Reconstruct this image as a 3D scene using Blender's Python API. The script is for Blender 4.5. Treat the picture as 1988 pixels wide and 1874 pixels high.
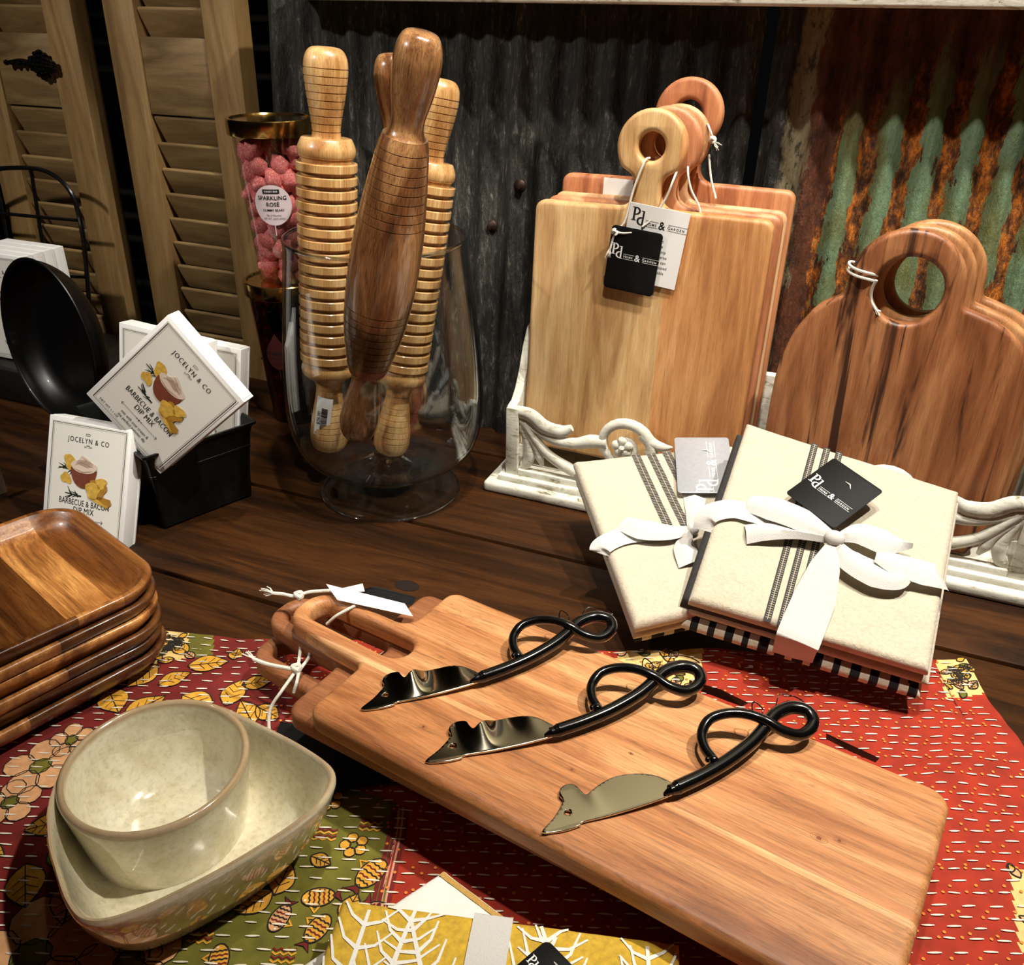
import bpy, bmesh, math, random
from mathutils import Vector, Matrix, Euler
PI = math.pi
S = bpy.context.scene
COL = S.collection
for o in list(bpy.data.objects): bpy.data.objects.remove(o)

# ------------------------------------------------------------------ camera
FPX = 1700.0; CX, CY = 994.0, 937.0
_X = Vector((4690, 997, -FPX)).normalized()
_D = Vector((-44, (FPX*FPX + 4690*44)/997, FPX)).normalized()
_Z = -_D; _Y = _Z.cross(_X)
RW = Matrix((_X, _Y, _Z))                      # image axes (right, down, forward) -> world
CAM = Vector((0, 0, .5))
cd = bpy.data.cameras.new('camera'); cam = bpy.data.objects.new('camera', cd); COL.objects.link(cam)
right = RW @ Vector((1, 0, 0)); down = RW @ Vector((0, 1, 0)); fwd = RW @ Vector((0, 0, 1))
m = Matrix((right, -down, -fwd)).transposed().to_4x4(); m.translation = CAM
cam.matrix_world = m
cd.sensor_fit = 'HORIZONTAL'; cd.sensor_width = 36; cd.lens = FPX/1988*36; cd.clip_start = .01; cd.clip_end = 50
S.camera = cam
def ray(px, py): return (RW @ Vector((px-CX, py-CY, FPX))).normalized()
def PZ(px, py, z=0.0):
    d = ray(px, py); return CAM + d*((z-CAM.z)/d.z)
def PY(px, py, y):
    d = ray(px, py); return CAM + d*((y-CAM.y)/d.y)

# ------------------------------------------------------------------ world, lights, exposure
w = bpy.data.worlds.new('world'); S.world = w; w.use_nodes = True
w.node_tree.nodes['Background'].inputs[0].default_value = (.9, .95, 1, 1)
w.node_tree.nodes['Background'].inputs[1].default_value = .002
def spot(name, loc, aim, power, size, angle, blend, col):
    l = bpy.data.lights.new(name, 'SPOT'); l.energy = power; l.shadow_soft_size = size
    l.spot_size = math.radians(angle); l.spot_blend = blend; l.color = col
    o = bpy.data.objects.new(name, l); COL.objects.link(o); o.location = loc
    o.rotation_euler = (Vector(aim)-Vector(loc)).to_track_quat('-Z', 'Y').to_euler(); return o
spot('track_light', (.46, .62, 1.55), (-.06, .56, .05), 92, .022, 76, .35, (1, .93, .82))
spot('track_light', (-.08, .42, 1.55), (-.17, .80, .18), 60, .022, 50, .6, (1, .92, .80))
spot('track_light', (-1.15, -.15, 1.10), (-.80, .80, .16), 36, .03, 58, .6, (1, .93, .84))
spot('added_wall_fill', (.1, .55, 2.1), (.1, 1.13, 1.0), 80, .05, 80, .7, (1, .93, .80))  # added unseen lamp, brightens the upper wall that the steel blades mirror
S.view_settings.view_transform = 'Standard'; S.view_settings.look = 'None'
S.view_settings.exposure = 0.0; S.view_settings.gamma = 1; S.view_settings.use_curve_mapping = False

# ------------------------------------------------------------------ materials
def srgb(r, g, b):
    f = lambda c: (c/255/12.92) if c/255 <= .04045 else ((c/255+.055)/1.055)**2.4
    return (f(r), f(g), f(b), 1)
class NT:
    def __init__(s, name):
        s.m = bpy.data.materials.new(name); s.m.use_nodes = True; s.t = s.m.node_tree
        s.p = s.t.nodes['Principled BSDF']; s.out = s.t.nodes['Material Output']
    def n(s, typ, ins=None, **kw):
        nd = s.t.nodes.new('ShaderNode'+typ)
        for k, v in kw.items(): setattr(nd, k, v)
        for k, v in (ins or {}).items():
            if isinstance(v, bpy.types.NodeSocket): s.t.links.new(v, nd.inputs[k])
            else: nd.inputs[k].default_value = v
        return nd
    def l(s, a, b): s.t.links.new(a, b)
    def set(s, **kw):
        names = dict(rough='Roughness', metal='Metallic', coat='Coat Weight', coatr='Coat Roughness', col='Base Color', spec='Specular IOR Level', sheen='Sheen Weight', sss='Subsurface Weight', trans='Transmission Weight', normal='Normal', ior='IOR')
        for k, v in kw.items():
            i = s.p.inputs[names[k]]
            if isinstance(v, bpy.types.NodeSocket): s.l(v, i)
            else: i.default_value = v
        return s
    def ramp(s, fac, stops, interp='LINEAR'):
        r = s.n('ValToRGB'); r.color_ramp.interpolation = interp
        e = r.color_ramp.elements
        while len(e) < len(stops): e.new(.5)
        for i, (p, c) in enumerate(stops):
            e[i].position = p; e[i].color = c if len(c) == 4 else (*c, 1)
        s.l(fac, r.inputs[0]); return r.outputs[0]
    def mix(s, f, a, b, mode='MIX'):
        x = s.n('Mix', data_type='RGBA', blend_type=mode)
        for v, i in ((f, 0), (a, 6), (b, 7)):
            if isinstance(v, bpy.types.NodeSocket): s.l(v, x.inputs[i])
            else: x.inputs[i].default_value = v
        return x.outputs[2]
    def coords(s, scale=(1, 1, 1), loc=(0, 0, 0), rot=(0, 0, 0), kind='Object'):
        tc = s.n('TexCoord'); mp = s.n('Mapping', {'Location': loc, 'Scale': scale, 'Rotation': rot})
        s.l(tc.outputs[kind], mp.inputs[0]); return mp.outputs[0]
    def noise(s, vec, scale, detail=4, rough=.6, dist=0):
        return s.n('TexNoise', {'Vector': vec, 'Scale': scale, 'Detail': detail, 'Roughness': rough, 'Distortion': dist}).outputs[0]
    def bump(s, h, strength=.3, dist=.001):
        return s.n('Bump', {'Height': h, 'Strength': strength, 'Distance': dist}).outputs[0]
def g(v): return (v, v, v, 1)
_seed = [0]
def wood(name, dark, mid, light, axis=0, fine=1.0, rings=.35, streak=None, bands=None, bandaxis=1, rough=.45, coat=0.0, bump=.25, scale=1.0, knots=True, wavy=1.0):
    """grain runs along `axis`; bands=[(coordinate, colour multiplier)...] for glued strips"""
    _seed[0] += 1; off = (_seed[0]*1.37, _seed[0]*.73, _seed[0]*2.11)
    t = NT(name)
    sc = [9*scale]*3; sc[axis] = 1.1*scale
    v = t.coords(sc, off)
    big = t.noise(v, 3.0, 5, .55, 1.4*wavy)
    sc2 = [330*scale]*3; sc2[axis] = 15*scale
    v2 = t.coords(sc2, off); fib = t.noise(v2, 1.9, 5, .75, .4)
    sc3 = [34*scale]*3; sc3[axis] = 1.9*scale
    v3 = t.coords(sc3, off); w3 = t.noise(v3, 1.9, 5, .62, 2.0*wavy)
    col = t.ramp(big, [(.30, dark), (.48, mid), (.68, light)])
    ring = t.ramp(w3, [(.28, g(.35)), (.38, g(.95)), (.44, g(1.05)), (.475, g(.62)), (.50, g(1)), (.56, g(.86)), (.585, g(.55)), (.61, g(1)), (.68, g(.7)), (.72, g(1.05))])
    col = t.mix(rings, col, ring, 'MULTIPLY')
    fb = t.ramp(fib, [(.34, g(.25)), (.44, g(.72)), (.50, g(1.0)), (.58, g(1.12)), (.68, g(1.4))])
    col = t.mix(.55*fine, col, fb, 'MULTIPLY')
    if streak:
        sc4 = [16*scale]*3; sc4[axis] = .9*scale
        s4 = t.noise(t.coords(sc4, (off[0]+5, off[1], off[2])), 1.8, 4, .6, 1.6*wavy)
        m4 = t.ramp(s4, [(.56, g(0)), (.63, g(1))])
        col = t.mix(m4, col, streak, 'MIX')
    if bands:
        tc = t.n('TexCoord'); sp = t.n('SeparateXYZ'); t.l(tc.outputs['Object'], sp.inputs[0])
        lo, hi = bands[0][0], bands[-1][0]+1e-6
        mr = t.n('MapRange', {'Value': sp.outputs[bandaxis], 'From Min': lo, 'From Max': hi})
        bc = t.ramp(mr.outputs[0], [((p-lo)/(hi-lo), c) for p, c in bands], 'CONSTANT')
        col = t.mix(1.0, col, bc, 'MULTIPLY')
    t.set(col=col, rough=rough, coat=coat, coatr=.12, normal=t.bump(fib, bump, .0004))
    return t.m
def plain(name, col, rough=.5, metal=0.0, coat=0.0, noise=.0, nscale=60, bump=0.0, sheen=0.0, spec=.5):
    t = NT(name)
    if noise or bump:
        f = t.noise(t.coords(), nscale, 5, .6)
        c = t.ramp(f, [(.3, tuple(x*(1-noise) for x in col[:3])+(1,)), (.7, tuple(min(1, x*(1+noise)) for x in col[:3])+(1,))])
        t.set(col=c)
        if bump: t.set(normal=t.bump(f, bump, .001))
    else: t.set(col=col)
    t.set(rough=rough, metal=metal, coat=coat, sheen=sheen, spec=spec)
    return t.m
def thin_glass(name, tint=(1, 1, 1, 1), refl=1.0, edge=.5, p0=.06):
    t = NT(name); tr = t.n('BsdfTransparent', {'Color': tint}); gl = t.n('BsdfGlossy', {'Roughness': .02})
    fc = t.n('LayerWeight', {'Blend': .5}); pw = t.n('Math', operation='POWER'); t.l(fc.outputs[1], pw.inputs[0]); pw.inputs[1].default_value = 4.0
    mm = t.n('MapRange', {'Value': pw.outputs[0], 'To Min': p0, 'To Max': refl})
    lw = t.n('LayerWeight', {'Blend': .25}); dk = t.ramp(lw.outputs[1], [(.55, tint), (1, tuple(c*edge for c in tint[:3])+(1,))])
    t.l(dk, tr.inputs[0])
    mx = t.n('MixShader'); t.l(mm.outputs[0], mx.inputs[0]); t.l(tr.outputs[0], mx.inputs[1]); t.l(gl.outputs[0], mx.inputs[2])
    t.l(mx.outputs[0], t.out.inputs[0]); return t.m

# ------------------------------------------------------------------ mesh builder
def to_mesh(curve):
    o = bpy.data.objects.new('tmp', curve); COL.objects.link(o)
    dg = bpy.context.evaluated_depsgraph_get(); dg.update()
    me = bpy.data.meshes.new_from_object(o.evaluated_get(dg))
    vs = [v.co.copy() for v in me.vertices]; fs = [tuple(p.vertices) for p in me.polygons]
    bpy.data.objects.remove(o); bpy.data.curves.remove(curve); bpy.data.meshes.remove(me)
    return vs, fs
_tc = {}
def text_geo(s, size, align='CENTER', spacing=1.0, bold=0.0):
    k = (s, align, spacing, bold)
    if k not in _tc:
        c = bpy.data.curves.new('tmp', 'FONT'); c.body = s; c.size = 1; c.align_x = align; c.align_y = 'CENTER'
        c.space_character = spacing; c.offset = bold; c.resolution_u = 3
        _tc[k] = to_mesh(c)
    vs, fs = _tc[k]; return [v*size for v in vs], fs
def fillet(pts, seg=6):
    """pts: (x, y, radius) -> polygon with rounded corners"""
    out = []; n = len(pts)
    for i in range(n):
        p = Vector(pts[i][:2]); r = pts[i][2] if len(pts[i]) > 2 else 0
        a = Vector(pts[i-1][:2])-p; b = Vector(pts[(i+1) % n][:2])-p
        if r <= 0: out.append(p); continue
        an = a.angle(b); la, lb = a.length, b.length; a.normalize(); b.normalize()
        d = min(r/math.tan(an/2), la*.499, lb*.499); r = d*math.tan(an/2)
        c = p+(a+b).normalized()*(r/math.sin(an/2)); s = p+a*d; e = p+b*d
        a0 = math.atan2(s.y-c.y, s.x-c.x); a1 = math.atan2(e.y-c.y, e.x-c.x); da = (a1-a0+PI) % (2*PI)-PI
        k = max(2, round(seg*abs(da)/(PI/2))+1)
        for j in range(k+1):
            t = a0+da*j/k; out.append(Vector((c.x+r*math.cos(t), c.y+r*math.sin(t))))
    return out
def circle(cx, cy, r, n=40, a0=0, ry=None): return [Vector((cx+r*math.cos(a0+2*PI*i/n), cy+(ry or r)*math.sin(a0+2*PI*i/n))) for i in range(n)]
def catmull(pts, k=8, closed=False):
    P = [Vector(p) for p in pts]; n = len(P); out = []
    rng = range(n if closed else n-1)
    for i in rng:
        p0 = P[(i-1) % n] if closed or i > 0 else P[0]*2-P[1]
        p1 = P[i]; p2 = P[(i+1) % n]
        p3 = P[(i+2) % n] if closed or i+2 < n else P[-1]*2-P[-2]
        for j in range(k):
            t = j/k; out.append(.5*((2*p1)+(p2-p0)*t+(2*p0-5*p1+4*p2-p3)*t*t+(3*p1-p0-3*p2+p3)*t**3))
    if not closed: out.append(P[-1].copy())
    return out
def ccw(p):
    return sum(p[i-1].x*p[i].y-p[i].x*p[i-1].y for i in range(len(p))) > 0
class MB:
    def __init__(s): s.v = []; s.f = []; s.mi = []; s.M = Matrix(); s.mat = 0
    def add(s, vs, fs):
        b = len(s.v); s.v += [s.M @ Vector(v) for v in vs]
        for f in fs: s.f.append([b+i for i in f]); s.mi.append(s.mat)
        return s
    def box(s, c, d, rot=None, taper=1.0):
        R = Euler(rot).to_matrix() if rot else Matrix.Identity(3)
        vs = []
        for z in (-1, 1):
            k = taper if z > 0 else 1
            for x, y in ((-1, -1), (1, -1), (1, 1), (-1, 1)): vs.append(Vector(c)+R @ Vector((x*d[0]/2*k, y*d[1]/2*k, z*d[2]/2)))
        return s.add(vs, [(0, 3, 2, 1), (4, 5, 6, 7), (0, 1, 5, 4), (1, 2, 6, 5), (2, 3, 7, 6), (3, 0, 4, 7)])
    def rbox(s, c, d, r=.003, seg=3, rot=None):
        """box with rounded vertical and horizontal edges"""
        bm = bmesh.new(); bmesh.ops.create_cube(bm, size=1)
        for v in bm.verts: v.co = Vector((v.co.x*d[0], v.co.y*d[1], v.co.z*d[2]))
        bmesh.ops.bevel(bm, geom=list(bm.edges), offset=r, segments=seg, profile=.5, affect='EDGES')
        R = Euler(rot).to_matrix() if rot else Matrix.Identity(3)
        bm.verts.index_update()
        vs = [Vector(c)+R @ v.co for v in bm.verts]; fs = [[v.index for v in f.verts] for f in bm.faces]; bm.free()
        return s.add(vs, fs)
    def plate(s, outline, holes=(), th=.01, bev=.002, res=3):
        """flat shape in XY, thickness th centred on z = 0, rounded edges"""
        c = bpy.data.curves.new('tmp', 'CURVE'); c.dimensions = '2D'; c.fill_mode = 'BOTH'
        c.extrude = th/2-bev; c.bevel_depth = bev; c.bevel_resolution = res; c.offset = -bev
        for k, ps in enumerate([outline]+list(holes)):
            ps = list(ps)
            if ccw(ps) != (k == 0): ps.reverse()
            sp = c.splines.new('POLY'); sp.points.add(len(ps)-1); sp.use_cyclic_u = True
            for i, p in enumerate(ps): sp.points[i].co = (p.x, p.y, 0, 1)
        return s.add(*to_mesh(c))
    def flat(s, pts, flip=False):
        """a flat filled polygon (any shape) from 2D points in XY"""
        c = bpy.data.curves.new('tmp', 'CURVE'); c.dimensions = '2D'; c.fill_mode = 'BOTH'
        sp = c.splines.new('POLY'); sp.points.add(len(pts)-1); sp.use_cyclic_u = True
        for i, p in enumerate(pts): sp.points[i].co = (p[0], p[1], 0, 1)
        return s.add(*to_mesh(c))
    def line(s, pts, wd, closed=False):
        """flat stroke in XY"""
        P = [Vector((p[0], p[1])) for p in pts]; n = len(P); vs = []
        for i in range(n):
            a = P[i-1] if (i or closed) else P[i]; b = P[(i+1) % n] if (i < n-1 or closed) else P[i]
            t = (b-a); t = t.normalized() if t.length > 1e-9 else Vector((1, 0)); nn = Vector((-t.y, t.x))
            ww = (wd[i] if hasattr(wd, '__len__') else wd)/2
            vs += [(*(P[i]+nn*ww), 0), (*(P[i]-nn*ww), 0)]
        fs = [(2*i, 2*i+1, (2*i+3) % (2*n), (2*i+2) % (2*n)) for i in range(n if closed else n-1)]
        return s.add(vs, fs)
    def tube(s, pts, r, seg=10, cap=True, squash=None, closed=False):
        P = [Vector(p) for p in pts]; n = len(P); rr = r if hasattr(r, '__len__') else [r]*n
        vs = []; fs = []; T = []
        for i in range(n):
            a = P[i-1] if (i or closed) else P[i]; b = P[(i+1) % n] if (i < n-1 or closed) else P[i]
            T.append((b-a).normalized())
        up = Vector(squash[0]).normalized() if squash else (Vector((0, 0, 1)) if abs(T[0].z) < .9 else Vector((1, 0, 0)))
        N = (up-T[0]*up.dot(T[0])).normalized()
        for i in range(n):
            N = (up-T[i]*up.dot(T[i])).normalized() if squash else (N-T[i]*N.dot(T[i])).normalized()
            B = T[i].cross(N); k = squash[1] if squash else 1
            for j in range(seg):
                an = 2*PI*j/seg; vs.append(P[i]+(N*math.cos(an)*k+B*math.sin(an))*rr[i])
        m = n if closed else n-1
        for i in range(m):
            for j in range(seg):
                a = i*seg+j; b = i*seg+(j+1) % seg; i2 = (i+1) % n; fs.append((a, b, i2*seg+(j+1) % seg, i2*seg+j))
        if cap and not closed: fs += [tuple(reversed(range(seg))), tuple((n-1)*seg+j for j in range(seg))]
        return s.add(vs, fs)
    def lathe(s, prof, seg=48, close=False):
        """prof: (r, z) along the axis Z"""
        vs = []; fs = []; n = len(prof)
        for r, z in prof:
            for j in range(seg): a = 2*PI*j/seg; vs.append((r*math.cos(a), r*math.sin(a), z))
        for i in range(n if close else n-1):
            i2 = (i+1) % n
            for j in range(seg): fs.append((i*seg+j, i*seg+(j+1) % seg, i2*seg+(j+1) % seg, i2*seg+j))
        if not close:
            if prof[0][0] > 1e-5: fs.append(tuple(reversed(range(seg))))
            if prof[-1][0] > 1e-5: fs.append(tuple((n-1)*seg+j for j in range(seg)))
        return s.add(vs, fs)
    def grid(s, fn, nu, nv, closeu=False, closev=False):
        vs = [fn(i/(nu if closeu else nu-1), j/(nv if closev else nv-1)) for i in range(nu) for j in range(nv)]
        fs = []
        for i in range(nu if closeu else nu-1):
            for j in range(nv if closev else nv-1):
                a = i*nv+j; b = i*nv+(j+1) % nv; i2 = (i+1) % nu
                fs.append((a, i2*nv+j, i2*nv+(j+1) % nv, b))
        return s.add(vs, fs)
    def loft(s, rings, cap=(True, True)):
        k = len(rings[0]); vs = [p for r in rings for p in r]; fs = []
        for i in range(len(rings)-1):
            for j in range(k): fs.append((i*k+j, i*k+(j+1) % k, (i+1)*k+(j+1) % k, (i+1)*k+j))
        if cap[0]: fs.append(tuple(reversed(range(k))))
        if cap[1]: fs.append(tuple((len(rings)-1)*k+j for j in range(k)))
        return s.add(vs, fs)
    def sphere(s, c, r, seg=12, sc=(1, 1, 1)):
        vs = []; fs = []; n = seg//2+1
        for i in range(n):
            th = PI*i/(n-1)
            for j in range(seg): a = 2*PI*j/seg; vs.append((c[0]+r*sc[0]*math.sin(th)*math.cos(a), c[1]+r*sc[1]*math.sin(th)*math.sin(a), c[2]+r*sc[2]*math.cos(th)))
        for i in range(n-1):
            for j in range(seg): fs.append((i*seg+j, (i+1)*seg+j, (i+1)*seg+(j+1) % seg, i*seg+(j+1) % seg))
        return s.add(vs, fs)
    def text(s, body, size, x, y, align='CENTER', spacing=1.0, bold=0.0, sx=1.0, rot=0.0):
        vs, fs = text_geo(body, size, align, spacing, bold); c, sn = math.cos(rot), math.sin(rot)
        return s.add([Vector((x+(v.x*sx)*c-v.y*sn, y+(v.x*sx)*sn+v.y*c, 0)) for v in vs], fs)
    def build(s, name, mats, parent=None, smooth=40, merge=True, bevel=0):
        me = bpy.data.meshes.new(name)
        me.from_pydata([tuple(v) for v in s.v], [], s.f); me.update()
        mats = mats if isinstance(mats, (list, tuple)) else [mats]
        for mt in mats: me.materials.append(mt)
        for p, k in zip(me.polygons, s.mi): p.material_index = k
        if merge:
            bm = bmesh.new(); bm.from_mesh(me)
            bmesh.ops.remove_doubles(bm, verts=bm.verts, dist=1e-6)
            bmesh.ops.recalc_face_normals(bm, faces=bm.faces)
            bm.to_mesh(me); bm.free()
        if smooth:
            me.polygons.foreach_set('use_smooth', [True]*len(me.polygons)); me.set_sharp_from_angle(angle=math.radians(smooth))
        o = bpy.data.objects.new(name, me); COL.objects.link(o)
        if parent: o.parent = parent
        if bevel:
            b = o.modifiers.new('bevel', 'BEVEL'); b.width = bevel; b.segments = 2; b.limit_method = 'ANGLE'; b.harden_normals = False
        return o
def thing(name, label, cat, loc=(0, 0, 0), rot=(0, 0, 0), group=None):
    o = bpy.data.objects.new(name, None); COL.objects.link(o); o.location = loc; o.rotation_euler = rot
    o.empty_display_size = .02
    o['label'] = label; o['category'] = cat
    if group: o['group'] = group
    return o
def tag(o, label, cat, group=None, kind=None):
    if label: o['label'] = label
    if cat: o['category'] = cat
    if group: o['group'] = group
    if kind: o['kind'] = kind
    return o
def dup(root, label=None, loc=None, rot=None):
    def cp(o, par):
        c = o.copy(); COL.objects.link(c)
        if par: c.parent = par
        for ch in list(o.children): cp(ch, c)
        return c
    r = cp(root, None)
    if label: r['label'] = label
    if loc is not None: r.location = loc
    if rot is not None: r.rotation_euler = rot
    return r
TXT = Matrix.Rotation(PI/2, 4, 'X')            # XY drawing -> upright, facing -Y
def T(x=0, y=0, z=0): return Matrix.Translation((x, y, z))
rnd = random.Random(7)

# ------------------------------------------------------------------ shared materials
M = {}
M['black'] = plain('black_metal', srgb(14, 15, 16), .22, .0, .6)
M['blacktag'] = plain('black_card', srgb(6, 7, 8), .6, spec=.25)
M['white'] = plain('white_card', srgb(244, 244, 243), .5)
M['cream'] = plain('cream_card', srgb(238, 236, 228), .5)
M['ink'] = plain('black_ink', srgb(22, 22, 24), .6)
M['greyink'] = plain('grey_ink', srgb(110, 110, 112), .6)
M['whiteink'] = plain('white_ink', srgb(240, 240, 240), .5)
M['cord'] = plain('white_cord', srgb(226, 222, 210), .8, noise=.12, nscale=900, bump=.4)
M['gold'] = plain('polished_gold', srgb(214, 176, 104), .16, 1.0)
M['chip'] = plain('print_chip_yellow', srgb(214, 172, 70), .6, noise=.25, nscale=240)
M['chip2'] = plain('print_chip_ochre', srgb(172, 124, 38), .6, noise=.2, nscale=240)
M['terra'] = plain('print_terracotta', srgb(120, 58, 38), .6, noise=.2, nscale=200)
M['dipcream'] = plain('print_cream', srgb(226, 205, 188), .6)
M['dipshade'] = plain('print_cream_fold', srgb(172, 140, 124), .6)
M['sprig'] = plain('print_sprig_green', srgb(34, 44, 30), .6)
M['red'] = plain('print_red', srgb(190, 60, 50), .6)
M['silver'] = plain('silver_foil_card', srgb(176, 180, 188), .4, .35, noise=.06, nscale=300, bump=.25)

# ================================================================== THE SETTING
def struct(o): o['kind'] = 'structure'; return o
b = MB(); b.box((0, .2, -.785), (6, 5, .05)); struct(b.build('floor', plain('floor_wood', srgb(60, 44, 32), .5, noise=.3, nscale=8)))
b = MB(); b.box((0, .2, 2.43), (6, 5, .06)); struct(b.build('ceiling', plain('ceiling_paint', srgb(84, 78, 66), .8)))
b = MB(); b.box((-2.6, .2, .8), (.06, 5, 3.2)); struct(b.build('wall_left', plain('side_wall_paint', srgb(58, 54, 46), .8)))
b = MB(); b.box((2.6, .2, .8), (.06, 5, 3.2)); struct(b.build('wall_right', plain('side_wall_paint', srgb(58, 54, 46), .8)))
b = MB(); b.box((0, -2.3, .8), (5.3, .06, 3.2)); struct(b.build('wall_front', plain('front_wall_paint', srgb(50, 46, 40), .8)))
b = MB(); b.box((-1.66, 1.20, .8), (1.9, .04, 3.2)); struct(b.build('wall_back', plain('dark_board_wall', srgb(20, 17, 15), .8, noise=.4, nscale=6)))
b = MB(); b.box((.95, 1.16, 1.46), (3.3, .06, 1.86)); struct(b.build('wall_back', plain('upper_wall_paint', srgb(214, 206, 178), .8)))
# corrugated iron sheets behind the table, leaning back a little
def corrugated():
    t = NT('corrugated_iron'); tc = t.n('TexCoord'); sp = t.n('SeparateXYZ'); t.l(tc.outputs['Object'], sp.inputs[0])
    X, Zc = sp.outputs[0], sp.outputs[2]
    vz = t.coords((1, 1, .32)); wob = t.noise(vz, 28, 6, .7); wob2 = t.noise(t.coords((1, 1, .5)), 90, 5, .75); blot = t.noise(t.coords((1, 1, .6)), 14, 5, .6)
    speck = t.noise(t.coords((1, 1, .22)), 210, 5, .8, .5)
    def mth(op, a, b_=None):
        x = t.n('Math', operation=op)
        for v, i in ((a, 0), (b_, 1)):
            if v is None: continue
            if isinstance(v, bpy.types.NodeSocket): t.l(v, x.inputs[i])
            else: x.inputs[i].default_value = v
        return x.outputs[0]
    xj = mth('ADD', X, mth('MULTIPLY', mth('SUBTRACT', wob, .5), .045))
    xj = mth('ADD', xj, mth('MULTIPLY', mth('SUBTRACT', wob2, .5), .012))
    # dull galvanised grey
    grey = t.ramp(blot, [(.3, srgb(22, 22, 20)), (.5, srgb(44, 43, 40)), (.7, srgb(70, 68, 62))])
    sc = t.ramp(speck, [(.38, g(.25)), (.5, g(.9)), (.57, g(1.3)), (.63, g(5.0))])
    grey = t.mix(.8, grey, sc, 'MULTIPLY')
    # flaking pale crust, brown rust, green paint with orange rust in the valleys
    crust = t.mix(.85, srgb(150, 138, 108), t.ramp(wob2, [(.40, g(.08)), (.47, g(.8)), (.7, g(1.1))]), 'MULTIPLY')
    brown = t.mix(.9, srgb(92, 50, 30), t.ramp(wob2, [(.35, g(.25)), (.5, g(.8)), (.68, g(1.5))]), 'MULTIPLY')
    green = t.mix(.8, srgb(112, 138, 106), t.ramp(wob2, [(.30, g(.45)), (.45, g(.9)), (.65, g(1.1))]), 'MULTIPLY')
    olive = t.ramp(blot, [(.48, g(0)), (.62, g(.8))]); green = t.mix(olive, green, srgb(104, 98, 40))
    orange = t.ramp(wob2, [(.33, srgb(34, 18, 10)), (.44, srgb(76, 44, 20)), (.53, srgb(140, 80, 28)), (.62, srgb(214, 124, 38)), (.72, srgb(80, 38, 16))])
    ph = mth('SINE', mth('MULTIPLY', mth('ADD', xj, .047+.009), 2*PI/.0365))
    phn = mth('ADD', mth('ADD', ph, .22), mth('MULTIPLY', mth('SUBTRACT', wob2, .5), 2.6)); phn = mth('ADD', phn, mth('MULTIPLY', mth('SUBTRACT', blot, .5), 2.6))
    fr = t.ramp(phn, [(0.0, g(1)), (.16, g(0))]); 
    gr = t.mix(fr, green, orange)
    topr = t.ramp(mth('ADD', Zc, mth('MULTIPLY', mth('SUBTRACT', blot, .5), .3)), [(.40, g(0)), (.47, g(1))])
    gr = t.mix(topr, gr, brown)
    mr = lambda a, b_: t.n('MapRange', {'Value': xj, 'From Min': a, 'From Max': b_}).outputs[0]
    c = t.mix(mr(-.116, -.110), grey, crust); c = t.mix(mr(-.090, -.086), c, brown); c = t.mix(mr(-.066, -.064), c, gr)
    h = mth('ADD', mth('MULTIPLY', wob2, .8), speck)
    t.set(col=c, rough=.62, metal=.0, normal=t.bump(h, .9, .0022), spec=.45)
    return t.m
CM = corrugated()
def sheet(x0, x1, y0, ph=0, amp=.0065):
    b = MB(); per = .0365; n = int((x1-x0)/per*12); prof = []
    for i in range(n+1):
        x = x0+(x1-x0)*i/n; prof.append((x, y0-amp*math.sin(2*PI*(x+.047+.009+ph)/per)))
    lean = math.tan(math.radians(6)); nz = 24; z0, z1 = .0005, .85
    for side in (0, .0015):
        vs = [(x, y+side+z*lean, z) for z in [z0+(z1-z0)*k/nz for k in range(nz+1)] for x, y in prof]; k = len(prof)
        b.add(vs, [(a*k+i, a*k+i+1, (a+1)*k+i+1, (a+1)*k+i) for a in range(nz) for i in range(k-1)])
    return struct(b.build('wall_back', CM, smooth=60, merge=False))
sheet(-.76, -.150, .968, ph=.004); sheet(-.138, 1.2, .962)
# bolts and torn holes in the sheet
def bolt(px, py, lab):
    p = PY(px, py, .968+.105*.25); b = MB(); b.M = T(*p) @ Matrix.Rotation(PI/2, 4, 'X')
    b.lathe([(0, -.004), (.0075, -.004), (.008, -.001), (.006, .001), (.0035, .002), (.0035, .005), (0, .006)], 16)
    tag(b.build('roofing_bolt', plain('rusty_bolt', srgb(50, 34, 26), .5, .6, noise=.4, nscale=300)), lab, 'bolt')
bolt(1008, 362, 'small torn rusty bolt hole fitting in grey corrugated iron left of square boards')
bolt(953, 440, 'rusty brown roofing bolt on grey corrugated iron right of glass vase')
# shelf
b = MB()
mw = NT('distressed_white_paint')
f1 = mw.noise(mw.coords((1, 1, 3)), 38, 6, .75, .6); f2 = mw.noise(mw.coords(), 160, 4, .7)
c = mw.ramp(f1, [(.33, srgb(70, 62, 44)), (.38, srgb(178, 172, 148)), (.46, srgb(222, 220, 206)), (.7, srgb(236, 235, 224))])
mw.set(col=mw.mix(.5, c, mw.ramp(f2, [(.3, g(.72)), (.5, g(1))]), 'MULTIPLY'), rough=.6, normal=mw.bump(f1, .5, .001)); M['shabby'] = mw.m
b.rbox((.30, 1.055, .5135), (2.0, .21, .026), .003)
tag(b.build('wall_shelf', M['shabby']), 'whitewashed wooden shelf edge running above the corrugated iron', 'shelf')

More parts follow.
